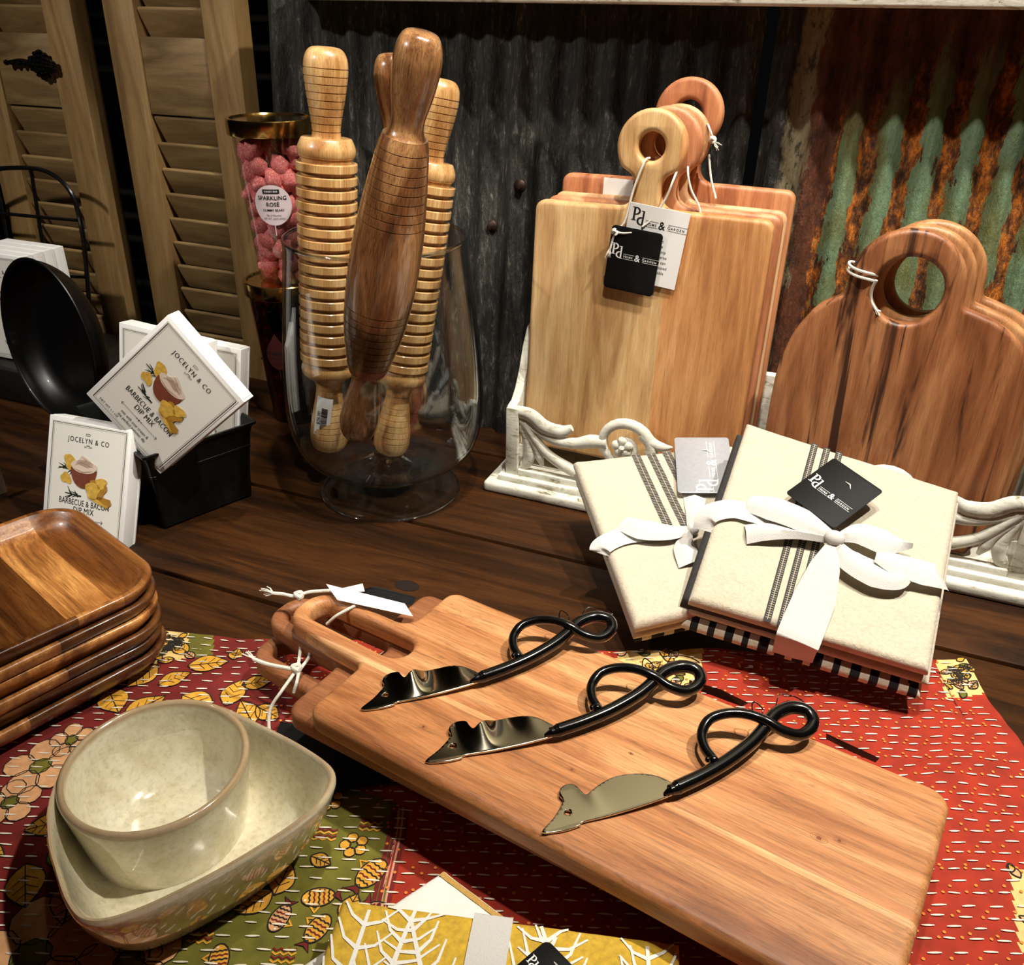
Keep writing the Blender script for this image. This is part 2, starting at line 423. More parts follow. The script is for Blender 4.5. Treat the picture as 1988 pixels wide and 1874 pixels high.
# display table of wide dark planks
tbl = thing('display_table', 'dark stained plank table carrying the whole kitchen display', 'table', (0, .5, 0))
mt = wood('dark_stained_plank', srgb(28, 14, 4), srgb(52, 28, 9), srgb(78, 45, 16), 0, fine=.8, rings=.6, rough=.55, coat=0, bump=.3, knots=False); mt.node_tree.nodes['Principled BSDF'].inputs['Specular IOR Level'].default_value = .16
b = MB()
for k in range(7):
    y = .1655+.184*k-.184*1.5
    b.rbox((-.1, y-.5, -.019), (2.9, .1788, .038), .0022, 2)
b.box((-.1, .1, -.048), (2.8, 1.3, .018))
b.build('tabletop', mt, tbl)
for sx in (-1.4, 1.2):
    for sy in (-.35, .5):
        b = MB(); b.rbox((sx, sy, -.409), (.09, .09, .704), .006); b.build('leg', mt, tbl)
# knots and pale specks lie in the plank
kn = MB(); p = PZ(790, 1137, .0004)
kn.M = T(p.x, p.y-.5, .0004) @ Matrix.Scale(1.5, 4, (1, 0, 0))
kn.flat(circle(0, 0, .0085, 24)); kn.build('knot', plain('plank_knot', srgb(26, 12, 6), .5, noise=.4, nscale=200), tbl)

# ================================================================== SHUTTERS
shw = wood('old_shutter_wood', srgb(104, 78, 42), srgb(138, 108, 64), srgb(160, 130, 84), 2, fine=.45, rings=.2, rough=.6, bump=.2)
shl = wood('old_slat_wood', srgb(96, 74, 42), srgb(124, 98, 60), srgb(148, 122, 78), 0, fine=.4, rings=.2, rough=.6, bump=.2)
def make_shutter(name, label, loc, rot):
    t = thing(name, label, 'shutter', loc, rot)
    W, TH = .212, .030
    for x, wd in ((.026, .052), (W-.026, .052)):
        b = MB(); b.rbox((x, TH/2, .375), (wd, TH, .75), .002, 2); b.build('stile', shw, t)
    rails = ((.025, .05), (.409, .094), (.73, .04))
    for z, h in rails:
        b = MB(); b.rbox((W/2, TH/2, z), (W-.105, TH-.004, h), .0015, 2); b.build('rail', shl, t)
    zs = [.358-.0337*k for k in range(10)]+[.69-.0335*k for k in range(8)]
    for z in zs:
        if z < .05 or 0.3601 < z < .458: continue
        b = MB(); b.M = T(W/2, TH/2+.001, z-.017) @ Matrix.Rotation(math.radians(26), 4, 'X')
        b.rbox((0, 0, 0), (W-.104, .006, .041), .0026, 3); b.build('slat', shl, t)
    return t
sA = make_shutter('louvered_shutter', 'tan wooden louvered shutter standing right behind the candy tumblers', (-1.0, .985, 0), (math.radians(-1.2), 0, 0))
sB = dup(sA, 'tan wooden louvered shutter at far left with dark metal pine cone ornament', (-1.268, .985, 0), (math.radians(-1.2), 0, math.radians(0)))
# ornament on the left shutter's rail
orn = MB(); orn.M = T(.150, -.006, .418) @ Matrix.Rotation(PI/2, 4, 'X')
for r_ in range(6):
    n = 2 if r_ in (0, 5) else 3 if r_ < 4 else 2
    for c_ in range(-n, n+1):
        wd = (1-abs(r_-2)/5.5)
        orn.sphere((-.018+.0075*r_, c_*.0055*wd-.002*r_*.3, .003+.002*(2-abs(c_))), .0048, 8, (1.1, .7, .8))
orn.tube(catmull([(-.02, .0, 0), (-.04, .003, .002), (-.07, -.001, .002)], 6), .003, 8)
for k in range(4): orn.sphere((-.03-.012*k, 0, .004), .004, 8)
orn.build('pinecone_ornament', plain('dark_cast_iron', srgb(24, 22, 20), .3, .7), sB)

# ================================================================== CARVED WHITE RACK
def make_rack():
    x0, x1 = -.351, .190
    t = thing('carved_wooden_rack', 'shabby white carved rack holding the upright serving boards', 'rack', (-.08, .835, 0))
    W = x1-x0; h = W/2; mt = M['shabby']
    b = MB(); b.rbox((0, .045, .0065), (W+.042, .135, .013), .004, 3); b.rbox((0, .045, .016), (W+.014, .115, .008), .002, 2)
    b.rbox((0, .045, -.001+.003), (W+.030, .122, .005), .001, 1); b.build('base', mt, t)
    b = MB(); b.rbox((0, .108, .083), (W-.01, .010, .128), .002); b.build('back_panel', mt, t)
    for s in (-1, 1):
        # swept side panel
        prof = [(-.0, .018), (-.0, .103), (.012, .106), (.022, .116), (.034, .136), (.044, .160), (.056, .178), (.075, .186), (.112, .188), (.112, .018)]
        b = MB(); b.M = T(s*(h-.004), 0, 0) @ Matrix(((0, 0, 1, 0), (1, 0, 0, 0), (0, 1, 0, 0), (0, 0, 0, 1)))
        b.plate([Vector(p) for p in prof], th=.010, bev=.0015); b.build('side_panel', mt, t)
        # front carving: post, bottom rail and acanthus scrolls
        b = MB(); b.rbox((s*(h-.0075), 0, .061), (.015, .011, .084), .0015, 2)
        def px(x, z, y=0): return Vector((s*(h-x), y, z))
        def leaf(pts, rad, sq=.6, y=0):
            P = catmull([px(x, z, y) for x, z in pts], 7); n = len(P); R = []
            for i in range(n):
                u = i/(n-1)*(len(rad)-1); k = min(int(u), len(rad)-2); R.append(rad[k]+(rad[k+1]-rad[k])*(u-k))
            b.tube(P, R, 10, squash=((0, 1, 0), sq))
        leaf([(.010, .098), (.028, .096), (.045, .085), (.064, .083), (.077, .090)], [.007, .008, .0085, .008, .004], .7)       # top acanthus leaf
        leaf([(.012, .090), (.035, .078), (.058, .071), (.082, .072), (.100, .078), (.118, .080)], [.004, .0045, .006, .0065, .008, .007], .75)
        leaf([(.020, .086), (.036, .066), (.050, .052), (.074, .040), (.105, .030), (.140, .027)], [.005, .006, .006, .007, .007, .006], .75)  # long stem down
        leaf([(.016, .082), (.024, .064), (.028, .048), (.024, .034), (.016, .027)], [.004, .005, .007, .006, .002], .6)
        leaf([(.022, .076), (.034, .060), (.040, .046), (.044, .036)], [.004, .005, .0055, .002], .7)
        leaf([(.018, .058), (.016, .044), (.015, .034)], [.003, .005, .0015], .6)
        # big scroll
        sp = []
        for i in range(34):
            a = math.radians(200-i*15.5); r = .0335-.00082*i
            sp.append(px(.136-r*math.cos(a)*-1*-1, .079+r*math.sin(a)))
        b.tube(sp, [.0068-.00013*i for i in range(34)], 10, squash=((0, 1, 0), .8))
        for k in range(5):
            a = 2*PI*k/5+.4; b.sphere((s*(h-.136-.007*math.cos(a)), -.002, .079+.007*math.sin(a)), .0058, 10, (1, .7, 1))
        b.sphere((s*(h-.136), -.005, .079), .0035, 8)
        leaf([(.156, .098), (.168, .089), (.180, .087), (.190, .089)], [.007, .007, .005, .0012], .7)
        leaf([(.165, .080), (.172, .062), (.186, .046), (.205, .036), (.235, .030), (.271, .028)], [.005, .006, .007, .007, .006, .005], .7)
        leaf([(.150, .046), (.175, .040), (.2, .026)], [.003, .005, .004], .7)
        b.build('scroll_carving', mt, t)
    b = MB(); b.rbox((0, 0, .0225), (W-.03, .011, .010), .0015, 2); b.build('bottom_rail', mt, t)
make_rack()

# ================================================================== UPRIGHT PADDLE BOARDS
def paddle_outline(W, Hb, xc, ring, zc, neck, top=.004):
    """square body with rounded top corners, neck and ring handle"""
    L = []; hw = neck/2
    a_in = math.radians(-52)
    pts = [(-W/2, 0, .004), (-W/2, Hb, .012)]
    pts += [(xc-hw-.000, Hb, .018)]
    body_r = fillet([(-W/2, 0, .004), (-W/2, Hb, .010), (xc-hw, Hb+.001, .016), (xc-hw, Hb+.030, .03), (xc-ring*.80, zc-ring*.62, 0)])
    left = body_r
    n = 34; arc = []
    for i in range(n+1):
        a = math.radians(218)-math.radians(256)*i/n
        arc.append(Vector((xc+ring*math.cos(a), zc+ring*math.sin(a))))
    body_l = fillet([(xc+ring*.80, zc-ring*.62, 0), (xc+hw, Hb+.030, .03), (xc+hw, Hb+.001, .016), (W/2, Hb, .010), (W/2, 0, .004)])
    pts = list(left[:-1])+arc+list(body_l[1:])
    return [Vector(p) for p in pts]
UP = Matrix(((1, 0, 0, 0), (0, 0, 1, 0), (0, 1, 0, 0), (0, 0, 0, 1)))   # XY drawing -> upright; drawing normal along +Y (board centred on y=0)
W_H = 'ln'
def upright_board(label, loc, rot, W, Hb, xc, ring, zc, hole, neck, th, mt, name='paddle_board', group=None):
    t = thing(name, label, 'serving board', loc, rot, group)
    b = MB(); b.M = T(0, th/2, 0) @ UP
    b.plate(paddle_outline(W, Hb, xc, ring, zc, neck), [circle(xc, zc, hole)], th, .0045, 4)
    b.build('board', mt, t, smooth=50); return t
# two-tone pale / orange front board
wf = wood('two_tone_board', srgb(172, 128, 82), srgb(204, 162, 110), srgb(226, 192, 140), 2, fine=.5, rings=.35, rough=.5, bump=.2, wavy=1.5,
          bands=[(-.122, (1, 1, 1, 1)), (-.075, (.93, .90, .84, 1)), (-.030, (1.0, .98, .94, 1)), (.0235, (.98, .74, .60, 1)), (.122, (.98, .74, .60, 1))], bandaxis=0)
wp = wood('pinkish_board', srgb(150, 88, 56), srgb(190, 124, 84), srgb(214, 156, 112), 2, fine=.5, rings=.3, rough=.5)
wr = wood('reddish_board', srgb(146, 84, 52), srgb(184, 116, 76), srgb(212, 146, 100), 2, fine=.5, rings=.35, rough=.5)
wpale = wood('pale_board', srgb(170, 120, 78), srgb(206, 156, 110), srgb(226, 182, 136), 2, fine=.4, rings=.3, rough=.5)
LE = math.radians(-4.6)
zb = .0205
bd1 = upright_board('front square paddle board, pale and orange halves, in the white rack', (-.2175, .851, zb), (LE, 0, math.radians(0)), .243, .3025, -.005, .0345, .361, .0135, .027, .016, wf)
bd2 = upright_board('reddish square paddle board directly behind the two-tone front board', (-.212, .8705, zb), (LE, 0, math.radians(0)), .243, .3040, -.000, .0345, .362, .0135, .030, .015, wp)
bd3 = upright_board('thin pale square paddle board, third from front in the rack', (-.210, .8885, zb), (LE, 0, math.radians(0)), .243, .3055, .004, .0330, .364, .0135, .030, .008, wpale)
bd4 = upright_board('rearmost tall square paddle board with the highest ring handle', (-.207, .9005, zb), (LE, 0, math.radians(0)), .243, .3225, .006, .034, .3865, .0135, .034, .016, wr)

# strings and swing tags on the square boards
def cord(pts, parent, r=.0011, knot=None, fray=None, name='string', k=8):
    b = MB(); P = catmull(pts, k); b.tube(P, r, 8)
    if knot:
        for kk in knot:
            c = Vector(kk); ring = [c+Vector((.0026*math.cos(a), .0018*math.sin(a*2), .0026*math.sin(a))) for a in [2*PI*i/14 for i in range(14)]]
            b.tube(ring, r*1.25, 8, closed=True); b.tube([c+Vector((.0026*math.sin(a), .0024*math.cos(a), .0014*math.cos(a*2))) for a in [2*PI*i/14 for i in range(14)]], r*1.25, 8, closed=True)
    if fray:
        p, d = Vector(fray[0]), Vector(fray[1]).normalized()
        for i in range(12):
            e = p+d*.008+Vector((rnd.uniform(-1, 1), rnd.uniform(-1, 1), rnd.uniform(-1, 1)))*.0032
            mid = (p+e)/2+Vector((rnd.uniform(-1, 1), rnd.uniform(-1, 1), rnd.uniform(-1, 1)))*.001
            b.tube([p, mid, e], [r*.55, r*.35, r*.22], 5)
    return b.build(name, M['cord'], parent)
def logo(b, x, y, s, mirror=1, spacing=1.1):
    """the serif 'Pd' with a small ruled 'HOME & GARDEN'"""
    def bar(x0, y0, w_, h_): b.add([(x0, y0, 0), (x0+w_, y0, 0), (x0+w_, y0+h_, 0), (x0, y0+h_, 0)], [(0, 1, 2, 3)])
    def arc(cx, cy, rx, ry, a0, a1, wmid, wend, n=14):
        P = [(cx+rx*math.cos(math.radians(a0+(a1-a0)*i/n)), cy+ry*math.sin(math.radians(a0+(a1-a0)*i/n))) for i in range(n+1)]
        b.line(P, [wend+(wmid-wend)*math.sin(PI*i/n) for i in range(n+1)])
    # P
    bar(x, y-.02*s, .16*s, .95*s); bar(x-.11*s, y+.88*s, .30*s, .05*s); bar(x-.11*s, y-.04*s, .38*s, .05*s)
    arc(x+.13*s, y+.66*s, .33*s, .25*s, 92, -92, .15*s, .05*s)
    # d
    bar(x+.72*s, y-.30*s, .14*s, 1.02*s); bar(x+.60*s, y+.69*s, .26*s, .05*s); bar(x+.70*s, y-.33*s, .26*s, .05*s)
    arc(x+.72*s, y-.02*s, .32*s, .26*s, 80, 280, .15*s, .05*s)
    X = x+1.02*s
    b.text('H', .33*s, X+.02*s, y-.10*s, 'LEFT'); b.text('OME', .25*s, X+.27*s, y-.12*s, 'LEFT', spacing=1.3, bold=.015)
    b.text('&', .82*s, X+1.03*s, y-.08*s, 'LEFT', bold=.01)
    b.text('G', .33*s, X+1.72*s, y-.10*s, 'LEFT'); b.text('ARDEN', .25*s, X+1.98*s, y-.12*s, 'LEFT', spacing=1.45, bold=.015)
    for yy in (.10, -.32):
        bar(X+.02*s, y+yy*s, .98*s, .028*s); bar(X+1.75*s, y+yy*s, 1.45*s, .028*s)
FACE = TXT
def swing_tag(parent, loc, rot, W, H, black=True, lines=False, nm='swing_tag'):
    col, ink = (M['blacktag'], M['whiteink']) if black else (M['white'], M['ink'])
    b = MB(); b.M = TXT
    b.plate(fillet([(-W/2, -H/2, .004 if black else .0004), (W/2, -H/2, .004 if black else .0004), (W/2, H/2, .004 if black else .0004), (-W/2, H/2, .004 if black else .0004)]), th=.0006, bev=.0001, res=1)
    o = b.build(nm, col, parent); o.location = loc; o.rotation_euler = rot
    b = MB(); b.M = T(0, -.00045, 0) @ TXT; logo(b, -W*.42, (.004 if black else .022), W*.218)
    if lines:
        for i, s_ in enumerate(['and', 'extent', 'eclipse', 'we damp', 't immerse', 'at you can', 'neral based', 'id suitable', 'wher', 'usis', 'atT']):
            b.text(s_, .0042, -.001, .012-.0052*i, 'LEFT')
    b.build('lettering', ink, o); return o
# front board tags (coordinates in the board's own frame; board front is y=0, facing -Y)
wt = swing_tag(bd1, (.0085, -.0045, .2685), (math.radians(3), math.radians(6), 0), .061, .076, False, True)
bt = swing_tag(bd1, (-.010, -.0075, .2525), (math.radians(4), math.radians(5), 0), .053, .064, True)
bd1_t = [(-.006, .004, .3505), (-.009, -.003, .347), (-.017, -.005, .320), (-.0225, -.006, .290), (-.030, -.008, .281)]
cord(bd1_t, bd1, knot=[(-.0305, -.0095, .2795)])
cord([(-.0305, -.0095, .2795), (-.022, -.0095, .279), (-.013, -.009, .2805)], bd1)
cord([(-.0305, -.0095, .2795), (-.0325, -.0095, .270), (-.034, -.0095, .262)], bd1, fray=((-.034, -.0095, .263), (-.2, 0, -1)))
cord([(.022, .012, .345), (.021, -.003, .332), (.016, -.004, .315), (.006, -.005, .297), (.002, -.0055, .2915), (-.004, -.006, .2865)], bd1)
cord([(.022, .010, .352), (.0245, -.002, .338), (.030, -.003, .322), (.040, -.002, .306), (.044, -.0015, .290)], bd2)
cord([(.032, .0, .380), (.037, -.002, .372), (.0395, .0, .366)], bd3, knot=[(.039, -.001, .366)], fray=((.041, -.001, .364), (.6, -.1, -.4)))
cord([(.036, .006, .352), (.042, .002, .330), (.050, -.002, .312)], bd3)
swing_tag(bd4, (-.058, -.0025, .306), (0, math.radians(1), 0), .032, .030, False)

# ================================================================== ROUND-SHOULDERED BOARDS
acacia = wood('dark_acacia', srgb(120, 70, 40), srgb(156, 98, 60), srgb(186, 128, 84), 2, fine=.6, rings=.5, streak=srgb(62, 34, 20), rough=.45, bump=.3, wavy=1.3)
acacia2 = wood('mid_acacia', srgb(132, 82, 46), srgb(178, 124, 78), srgb(206, 154, 104), 2, fine=.6, rings=.5, rough=.45, bump=.3)
def round_outline():
    # centre x=0 is the ring centre; half-width .130
    pts = [(-.1, .0, .02), (-.1275, .06, 0)]
    hw = .113
    side = [(hw*.86, 0), (hw*.97, .03), (hw, .08), (hw, .145), (.1105, .172), (.1040, .196), (.0930, .217), (.0770, .2315), (.0600, .2395), (.0530, .2425), (.0508, .2475), (.0503, .2570)]
    s_ = catmull([(x, y, 0) for x, y in side], 5)
    r = [(p.x, p.y) for p in s_]
    arc = [(.0503*math.cos(a), .2570+.0503*math.sin(a)) for a in [PI*i/28 for i in range(1, 28)]]
    sh = lambda x: .012*max(0, min(1, (x-.054)/.04))
    l = [(-x+sh(x), y) for x, y in reversed(r)]; r = [(x+sh(x), y) for x, y in r]
    return [Vector(p) for p in r+arc+l]
def round_board(label, loc, rot, mt, th=.018):
    t = thing('round_handle_board', label, 'serving board', loc, rot)
    b = MB(); b.M = T(0, th/2, 0) @ UP
    b.plate(round_outline(), [circle(.0025, .2525, .0305, 48)], th, .0048, 4); b.build('board', mt, t, smooth=50); return t
rb1 = round_board('front dark-streaked board with large hole handle and string, right side', (.0300, .8485, .0215), (math.radians(-4), 0, math.radians(1)), acacia)
rb2 = round_board('middle board with large hole handle behind the dark-streaked one', (.0390, .870, .0215), (math.radians(-4), 0, math.radians(1)), acacia2)
rb3 = round_board('rearmost board with large hole handle, nearest the rusty iron', (.0480, .891, .0225), (math.radians(-4), 0, math.radians(1)), acacia2)
b = MB()
for dz, k in ((0, 1), (.0055, 1.0)):
    loop = []
    for i in range(25):
        a = 2*PI*i/24
        loop.append(Vector((-.0395+.0135*math.cos(a), .009-.0125*math.sin(a), .2665-dz-.0045*math.cos(a)+.001*math.sin(a*2))))
    b.tube(loop[:-1], .0013, 8, closed=True)
b.tube(catmull([(-.0265, -.003, .2600), (-.0285, .0, .2500), (-.0270, .002, .2400), (-.0215, .001, .2325)], 6), .0014, 8)
for i in range(10): b.tube([(-.0215, .001, .2325), (-.0185+rnd.uniform(-.002, .002), rnd.uniform(-.003, .002), .2295+rnd.uniform(-.002, .003))], [.0009, .0004], 5)
b.build('string', M['cord'], rb1)

# ================================================================== GLASS VASE AND ROLLING PINS
VC = Vector((-.473, .776, 0))
glass = thin_glass('clear_glass', (.93, .95, .95, 1), 1.0, .35)
class solid: m = thin_glass('cut_crystal', (.90, .92, .92, 1), 1.0, .6, .28)
vs_ = thing('footed_glass_vase', 'large clear footed glass hurricane vase holding four rolling pins', 'vase', tuple(VC))
outer = [(.030, .034), (.056, .036), (.080, .043), (.098, .060), (.1055, .082), (.1085, .108), (.1080, .138), (.1050, .178), (.1010, .215), (.0970, .250), (.0940, .275), (.0930, .290)]
outer = [(p.x, p.y) for p in catmull([(r, z, 0) for r, z in outer], 4)]
inner = [(r-.0022, z+.0016) for r, z in outer]
b = MB(); prof = [(0, .034)]+outer+[(.0927, .2915), (.0913, .2912)]+list(reversed(inner[:-1]))+[(0, .0365)]
b.lathe(prof, 96); b.build('bowl', glass, vs_, smooth=60)
b = MB(); b.lathe([(.0920+.0022*math.cos(a), .2905+.0020*math.sin(a)) for a in [2*PI*i/10 for i in range(10)]], 96, close=True)
b.build('rim', solid.m, vs_, smooth=80)
b = MB(); b.lathe([(0, .0335), (.022, .0335), (.0295, .031), (.0300, .028), (.0255, .0250), (.0240, .022), (.0270, .018), (.0300, .014), (.026, .011), (.018, .0095), (0, .009)], 48)
for k in range(12):
    a = 2*PI*k/12; rr = (.008, .024)
    b.tube([(rr[0]*math.cos(a), rr[0]*math.sin(a), .041), (.017*math.cos(a), .017*math.sin(a), .0425), (.031*math.cos(a), .031*math.sin(a), .0385)], [.0018, .0042, .0008], 6)
b.build('stem', solid.m, vs_, smooth=30)
b = MB(); b.lathe([(0, .0085), (.02, .0080), (.045, .0055), (.070, .0030), (.079, .0026), (.0805, .0014), (.079, .0004), (.05, .0006), (0, .0008)], 96); b.build('foot', glass, vs_, smooth=60)
b = MB(); b.lathe([(.0795+.0013*math.cos(a), .0014+.0013*math.sin(a)) for a in [2*PI*i/8 for i in range(8)]], 96, close=True); b.build('foot_rim', solid.m, vs_, smooth=80)

pinA = wood('pale_mango_wood', srgb(170, 120, 68), srgb(208, 162, 104), srgb(232, 194, 138), 2, fine=1.0, rings=.25, rough=.32, coat=.5, bump=.25, scale=1.3)
pinD = wood('dark_mango_wood', srgb(72, 42, 22), srgb(126, 82, 48), srgb(186, 138, 90), 2, fine=1.6, rings=.4, rough=.25, coat=.7, bump=.2, scale=1.4)
M['groove'] = plain('burnt_groove', srgb(40, 24, 12), .7)
def catprof(pts, k=5): return [(max(p.x, 0), p.y) for p in catmull([(r, z, 0) for r, z in pts], k)]
def with_grooves(prof, zs, w=.0012, d=.0010):
    """cut thin grooves into a smooth (r, z) profile; returns profile"""
    def rad(z):
        for i in range(len(prof)-1):
            if prof[i][1] <= z <= prof[i+1][1]:
                t_ = (z-prof[i][1])/max(prof[i+1][1]-prof[i][1], 1e-9); return prof[i][0]+(prof[i+1][0]-prof[i][0])*t_
        return prof[-1][0]
    out = [p for p in prof if all(abs(p[1]-z) > w*.75 for z in zs)]
    for z in zs: out += [(rad(z-w/2), z-w/2), (rad(z)-d, z-w/4), (rad(z)-d, z+w/4), (rad(z+w/2), z+w/2)]
    return sorted(out, key=lambda p: p[1])
def axis_matrix(p0, p1):
    z = (Vector(p1)-Vector(p0)).normalized(); q = z.to_track_quat('Z', 'Y'); return q
def make_grooved(label, p0, p1, sticker=False):
    L = (Vector(p1)-Vector(p0)).length; s = L/.445
    t = thing('rolling_pin', label, 'rolling pin', p0); t.scale = [(Vector(p1)-Vector(p0)).length/.445]*3; t.rotation_mode = 'QUATERNION'; t.rotation_quaternion = axis_matrix(p0, p1)
    def handle(sgn, z0):
        H = catprof([(.0085, 0), (.0150, .0014), (.0195, .0055), (.0222, .0130), (.0226, .0260), (.0200, .046), (.0162, .068), (.0150, .080), (.0168, .088), (.0235, .095)], 5)
        zs = [.020+.0075*i for i in range(9)]; H = with_grooves(H, zs, .0012, .0010)
        return H
    # lower handle + collar
    b = MB(); H = handle(1, 0); b.lathe([(0, 0)]+[(r, z) for r, z in H]+[(.0255, .0952), (.0262, .0968), (0, .0968)], 40)
    b.build('handle', pinA, t)
    b = MB(); b.lathe([(0, .0965)]+catprof([(.0270, .0967), (.0300, .1000), (.0312, .107), (.0290, .114), (.0282, .1155)], 4)+[(0, .1155)], 40); b.build('collar', pinA, t)
    body = [(0, .115), (.0280, .115)]; z = .1165; n = 17; pit = (.339-.1165)/n
    b = MB(); zz = .1155
    for i in range(n):
        a = .1165+i*pit; r1 = .0325
        body += [(r1-.0008, a), (r1, a+.0008), (r1, a+pit-.0050), (r1-.0008, a+pit-.0042), (.0268, a+pit-.0040), (.0272, a+pit-.0003)]
    body += [(0, .339)]
    b.lathe(body, 48); b.build('ribbed_barrel', pinA, t)
    b = MB(); b.lathe([(0, .339)]+catprof([(.0272, .339), (.0300, .3415), (.0305, .349), (.0270, .3575), (.0255, .3590)], 4)+[(0, .3592)], 40); b.build('collar', pinA, t)
    b = MB(); H = [(r, .445-z) for r, z in reversed(handle(1, 0))]
    H = [(min(r, .0255), z) for r, z in H if z > .3575]
    b.lathe([(0, .3585)]+H+[(0, .445)], 40); b.build('handle', pinA, t)
    if sticker:
        lc = t.rotation_quaternion.inverted() @ (CAM-Vector(p0)); sticker = math.degrees(math.atan2(lc.y, lc.x))+90+sticker
        b = MB(); b.M = T(0, 0, .050) @ Matrix.Rotation(math.radians(sticker), 4, 'Z') @ Matrix.Rotation(math.radians(7), 4, 'Y')
        b.grid(lambda u, v: Vector((.0212*math.sin((u-.5)*.95), -.0212*math.cos((u-.5)*.95), (v-.5)*.050)), 8, 2)
        o = b.build('price_sticker', M['white'], t)
        b = MB(); b.M = T(0, 0, .050) @ Matrix.Rotation(math.radians(sticker), 4, 'Z') @ Matrix.Rotation(math.radians(7), 4, 'Y')
        zz = -.016; 
        while zz < .012:
            h = rnd.choice([.0005, .0009, .0014]); b.grid(lambda u, v: Vector((.0214*math.sin(-.10+u*.36), -.0214*math.cos(-.10+u*.36), zz+v*h)), 4, 2); zz += h+rnd.choice([.0005, .0008])
        vs, fs = text_geo('$26.00', .0062)
        b.add([Vector((.0214*math.sin(-.22-v.y/.0212), -.0214*math.cos(-.22-v.y/.0212), v.x-.002)) for v in vs], fs)
        b.build('barcode', M['ink'], o, merge=False)
    return t
def make_dark(label, p0, p1):
    t = thing('rolling_pin', label, 'rolling pin', p0); t.scale = [(Vector(p1)-Vector(p0)).length/.4405]*3; t.rotation_mode = 'QUATERNION'; t.rotation_quaternion = axis_matrix(p0, p1)
    Hd = [(.0080, 0), (.0150, .0022), (.0195, .0090), (.0216, .018), (.0222, .030), (.0198, .052), (.0160, .072), (.0158, .082), (.0178, .088), (.0196, .0905)]
    H = catprof(Hd, 5)
    b = MB(); b.lathe([(0, 0)]+H+[(0, .0908)], 40); b.build('handle', pinD, t)
    B = catprof([(.0200, .0905), (.0230, .098), (.0275, .118), (.0325, .145), (.0355, .185), (.0360, .220), (.0345, .255), (.0310, .290), (.0275, .318), (.0245, .338), (.0215, .3500)], 8)
    B = with_grooves(B, [.103+.0088*i for i in range(9)]+[.338-.0088*i for i in range(9)], .0011, .0011)
    b = MB(); b.lathe([(0, .0905)]+B+[(0, .3502)], 56); b.build('tapered_barrel', pinD, t)
    b = MB(); b.lathe([(0, .350)]+[(r, .4405-z) for r, z in reversed(H)]+[(0, .4405)], 40); b.build('handle', pinD, t)
    return t
def ends(bot, top, yb, y):
    return PY(*bot, yb), PY(*top, y)
a, c = ends((640, 872), (632, 90), .757, .785); make_grooved('pale ribbed rolling pin at the left of the vase with a barcode price sticker', a, c, -22)
a, c = ends((757, 880), (857, 152), .775, .835); make_grooved('pale ribbed rolling pin leaning right in the glass vase', a, c)
a, c = ends((692, 848), (820, 60), .722, .700); make_dark('dark tapered rolling pin in front of the others in the vase', a, c)
a, c = ends((800, 800), (760, 102), .835, .850); make_dark('second dark tapered rolling pin half hidden behind the front one', a, c)

